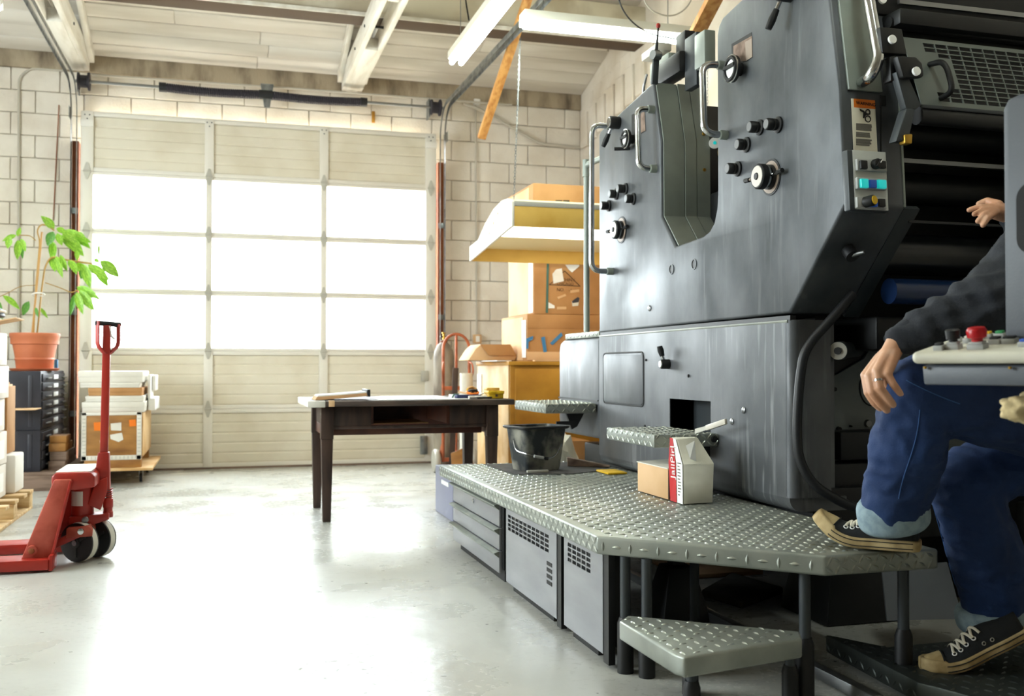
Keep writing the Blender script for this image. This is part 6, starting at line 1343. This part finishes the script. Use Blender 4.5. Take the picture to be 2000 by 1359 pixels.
cuff(D(1936, 1178, 2.93), D(1944, 1220, 2.935), .102, .09).build('rolled_cuff', 'cuff', per, w=QO, smooth=70, label='pale turned-up denim cuff')
sm = []
for k in range(12):
    u = k/11; sm.append(D(1788+ (1758-1788)*u, 800+180*u, 2.55+.14*u))
def seamline(name, pts):                      # stitch line pulled onto the cloth
    from mathutils.bvhtree import BVHTree
    bv = BVHTree.FromPolygons([v.co+QO for v in jeans.data.vertices], [p.vertices[:] for p in jeans.data.polygons]); q = []
    for x, y in pts:
        r = ray(x, y).normalized(); h = bv.ray_cast(CP, r)
        if h[0]: q.append(h[0]-r*.0005)
    if len(q) > 2: MB().tube(q, .0016, 6).build(name, 'seam', per, w=QO)
seamline('leg_seam', [(1797-u*.22+4*math.sin(u*.03), 800+u) for u in range(0, 180, 6)]); seamline('leg_seam', [(1822+u*.28, 985+u) for u in range(0, 190, 6)]); seamline('pocket_seam', [(1770+u, 742+u*.55-(u*u)*.001) for u in range(0, 110, 5)])
hd_ = [([Lsh.lerp(Lelb, u) for u in (0, .2, .4, .55, .7, .85, 1)], [.092, .093, .086, .092, .083, .090, .084]), ([Lelb.lerp(D(1785, 652, 2.57), u) for u in (0, .12, .24, .36, .5, .62, .76, .88, 1)], [.084, .088, .076, .080, .066, .070, .057, .060, .047]), ([D(1790, 650, 2.57), D(1764, 661, 2.573)], [.042, .038]),
       ([Rsh, Relb], [.09, .078]), ([Relb, D(1990, 430, 3.02)], [.075, .045]), ([belly+V((0, 0, -.08)), belly, chest], [.15, .16, .165]), ([Lsh, D(2092, 460, 2.75), Rsh], [.09, .12, .09]), ([D(2092, 450, 2.75), neck+V((0, 0, -.01))], [.11, .075]), ([neck-ff*.05+V((0, 0, -.03)), neck-ff*.09-V((0, 0, .06))], [.06, .05])]
def hw(p):
    return .007*noise.noise(p*11)+.019*(.5-abs(noise.noise(V((p.x*9+p.z*16, p.y*9, p.z*20-p.x*9)))))
blob('hoodie', hd_, 'hoodie', .0075, smooth=4, disp=hw)
cz_ = [D(1781, 654, 2.572), D(1757, 664, 2.5745)]; MB().tube([cz_[0], cz_[0].lerp(cz_[1], .3), cz_[0].lerp(cz_[1], .9), cz_[1]], [(.046, .042), (.045, .040), (.039, .034), (.034, .03)], 28, flat=(0, 0, 1)).build('sleeve_cuff', 'hoodie', per, w=QO, smooth=70)
# --- canvas shoes
def lerp_tab(t, x):
    for (a, b), (c, d) in zip(t, t[1:]):
        if x <= c: return b+(d-b)*(x-a)/(c-a)
    return t[-1][1]
HWt = [(0, .020), (.012, .031), (.06, .037), (.12, .037), (.20, .046), (.245, .047), (.285, .036), (.303, .024), (.314, .006)]
HTt = [(0, .082), (.05, .080), (.09, .086), (.12, .088), (.15, .080), (.19, .066), (.235, .056), (.27, .050), (.295, .042), (.314, .030)]
def shoe(heel, fwd, pitch, bend, xb, side, lb):
    fwd = V(fwd).normalized(); s_ = V((0, 0, 1)).cross(fwd).normalized(); up_ = fwd.cross(s_); q = MX.Rotation(pitch, 3, s_); f2, u2 = q @ fwd, q @ up_
    def T(x, y, z):
        if x > xb:
            LB = .11; k = x-xb; a = bend*min(1, k/LB); R_ = LB/bend; e = max(0, k-LB); x, z = xb+R_*math.sin(a)+e*math.cos(a)-z*math.sin(a), R_*(1-math.cos(a))+e*math.sin(a)+z*math.cos(a)
        return V(heel)+f2*x+s_*y+u2*z
    base = V(heel)
    def loft(x0, x1, n, off, zt, name, m, par, cap=True):
        b = MB(); rings = []
        for i in range(n+1):
            x = x0+(x1-x0)*i/n; hw_ = lerp_tab(HWt, x)+off; ht = lerp_tab(HTt, x)+off; ring = []
            for j in range(15):
                a = math.pi*j/14; cx = math.cos(a); sx = math.sin(a)
                ring.append(T(x, hw_*math.copysign(abs(cx)**.75, cx)*(1-.25*sx), zt+(ht-zt)*sx**.8))
            rings.append(ring)
        vs = [p for r in rings for p in r]; fs = [(i*15+j, i*15+j+1, (i+1)*15+j+1, (i+1)*15+j) for i in range(n) for j in range(14)]+[tuple(range(15)), tuple(range(n*15, n*15+15))]
        return b.add(vs, fs).build(name, m, par, w=QO, smooth=70)
    up_o = loft(0.002, .30, 40, 0, .018, 'shoe', 'canvas', per); up_o['label'] = lb
    loft(.258, .3135, 12, .002, .018, 'toe_cap', 'rubber', up_o)
    b = MB(); n = 44; prof = [(-.002, .0), (.0045, .002), (.0065, .012), (.0062, .026), (.003, .031), (-.01, .031)]; xs = [.316*(1-math.cos(math.pi*i/n))/2 for i in range(n+1)]; loop = [(x, 1) for x in xs]+[(x, -1) for x in xs[::-1][1:-1]]
    rings = []
    for x, sg_ in loop:
        rings.append([T(min(max(x+(o_*.6 if x > .3 else -o_*.6 if x < .01 else 0), -.006), .322), sg_*(lerp_tab(HWt, min(x, .314))+o_), z+(.006 if x > .25 else 0)*(z > .02)) for o_, z in prof])
    k = len(prof); N_ = len(rings); b.add([p for r in rings for p in r], [(i*k+j, i*k+j+1, ((i+1) % N_)*k+j+1, ((i+1) % N_)*k+j) for i in range(N_) for j in range(k-1)]+[tuple(i*k for i in range(N_)), tuple(i*k+k-1 for i in range(N_))]); b.build('rubber_sole', 'rubber', up_o, w=QO, smooth=70)
    for zz_ in (.024, .009):
        MB().tube([T(x, side*(lerp_tab(HWt, x)+.0068), zz_) for x in [.012+.24*i/30 for i in range(31)]], .0014, 5).build('sole_stripe', 'canvas', up_o, w=QO)
    MB().tube([T(.257, -side*.0+sgn*(lerp_tab(HWt, .257)+.003)*math.cos(a), .02+(lerp_tab(HTt, .257)-.016)*math.sin(a)) for a in [math.pi*i/12 for i in range(13)] for sgn in (1,)], .0016, 5).build('toe_cap_seam', 'canvas', up_o, w=QO)
    def sp_(x, a, off=.003):
        hw_ = lerp_tab(HWt, x)+off; ht = lerp_tab(HTt, x)+off; cx, sx = math.cos(a), math.sin(a); return T(x, side*hw_*math.copysign(abs(cx)**.75, cx)*(1-.25*sx), .018+(ht-.018)*sx**.8)
    for i in range(4):
        x = .215-.026*i; a0 = math.radians(44); c = sp_(x, a0, .001); nrm = (sp_(x, a0, .01)-c).normalized()
        MB().tube([c+ (nrm.orthogonal().normalized()*math.cos(t)+nrm.cross(nrm.orthogonal().normalized())*math.sin(t))*.0055 for t in [2*math.pi*j/14 for j in range(14)]], .0018, 6, closed=True).build('eyelet', 'paper', up_o, w=QO)
        pts = [sp_(x-.022*t+(.004 if t else 0), math.radians(46+88*t), .0035) for t in [j/10 for j in range(11)]]; MB().tube(pts, [(.0018, .0042)]*11, 8, flat=nrm).build('lace', 'lace', up_o, w=QO)
        pts = [sp_(x-.022+.022*t, math.radians(46+88*t), .0045) for t in [j/10 for j in range(11)]]; MB().tube(pts, [(.0018, .0042)]*11, 8, flat=nrm).build('lace', 'lace', up_o, w=QO)
    for x in ((.12, .095) if side else ()):
        c = sp_(x, math.radians(18), .001); MB().tube([c+(RT*math.cos(t)+V((0, 0, 1))*math.sin(t))*.005 for t in [2*math.pi*j/12 for j in range(12)]], .0014, 6, closed=True).build('side_eyelet', 'hinge', up_o, w=QO)
    return up_o
lh = D(1796, 1080, 2.80); lh.z = .421; lb_ = D(1648, 1063, 2.90)
shoe(lh, (lb_.x-lh.x, lb_.y-lh.y, 0), 0.0, math.radians(42), .155, 1, 'black canvas shoe planted on the platform edge')
rb = D(1868, 1306, 2.86); fwd = (-RT*.98+FW*.16).normalized()
pit = math.radians(29)
rh = V((rb.x, rb.y, .076))-fwd*(.22*math.cos(pit))+V((0, 0, .205*math.sin(pit)))
shoe(rh, fwd, pit, pit, .17, 1, 'black canvas shoe with raised heel on the low step')
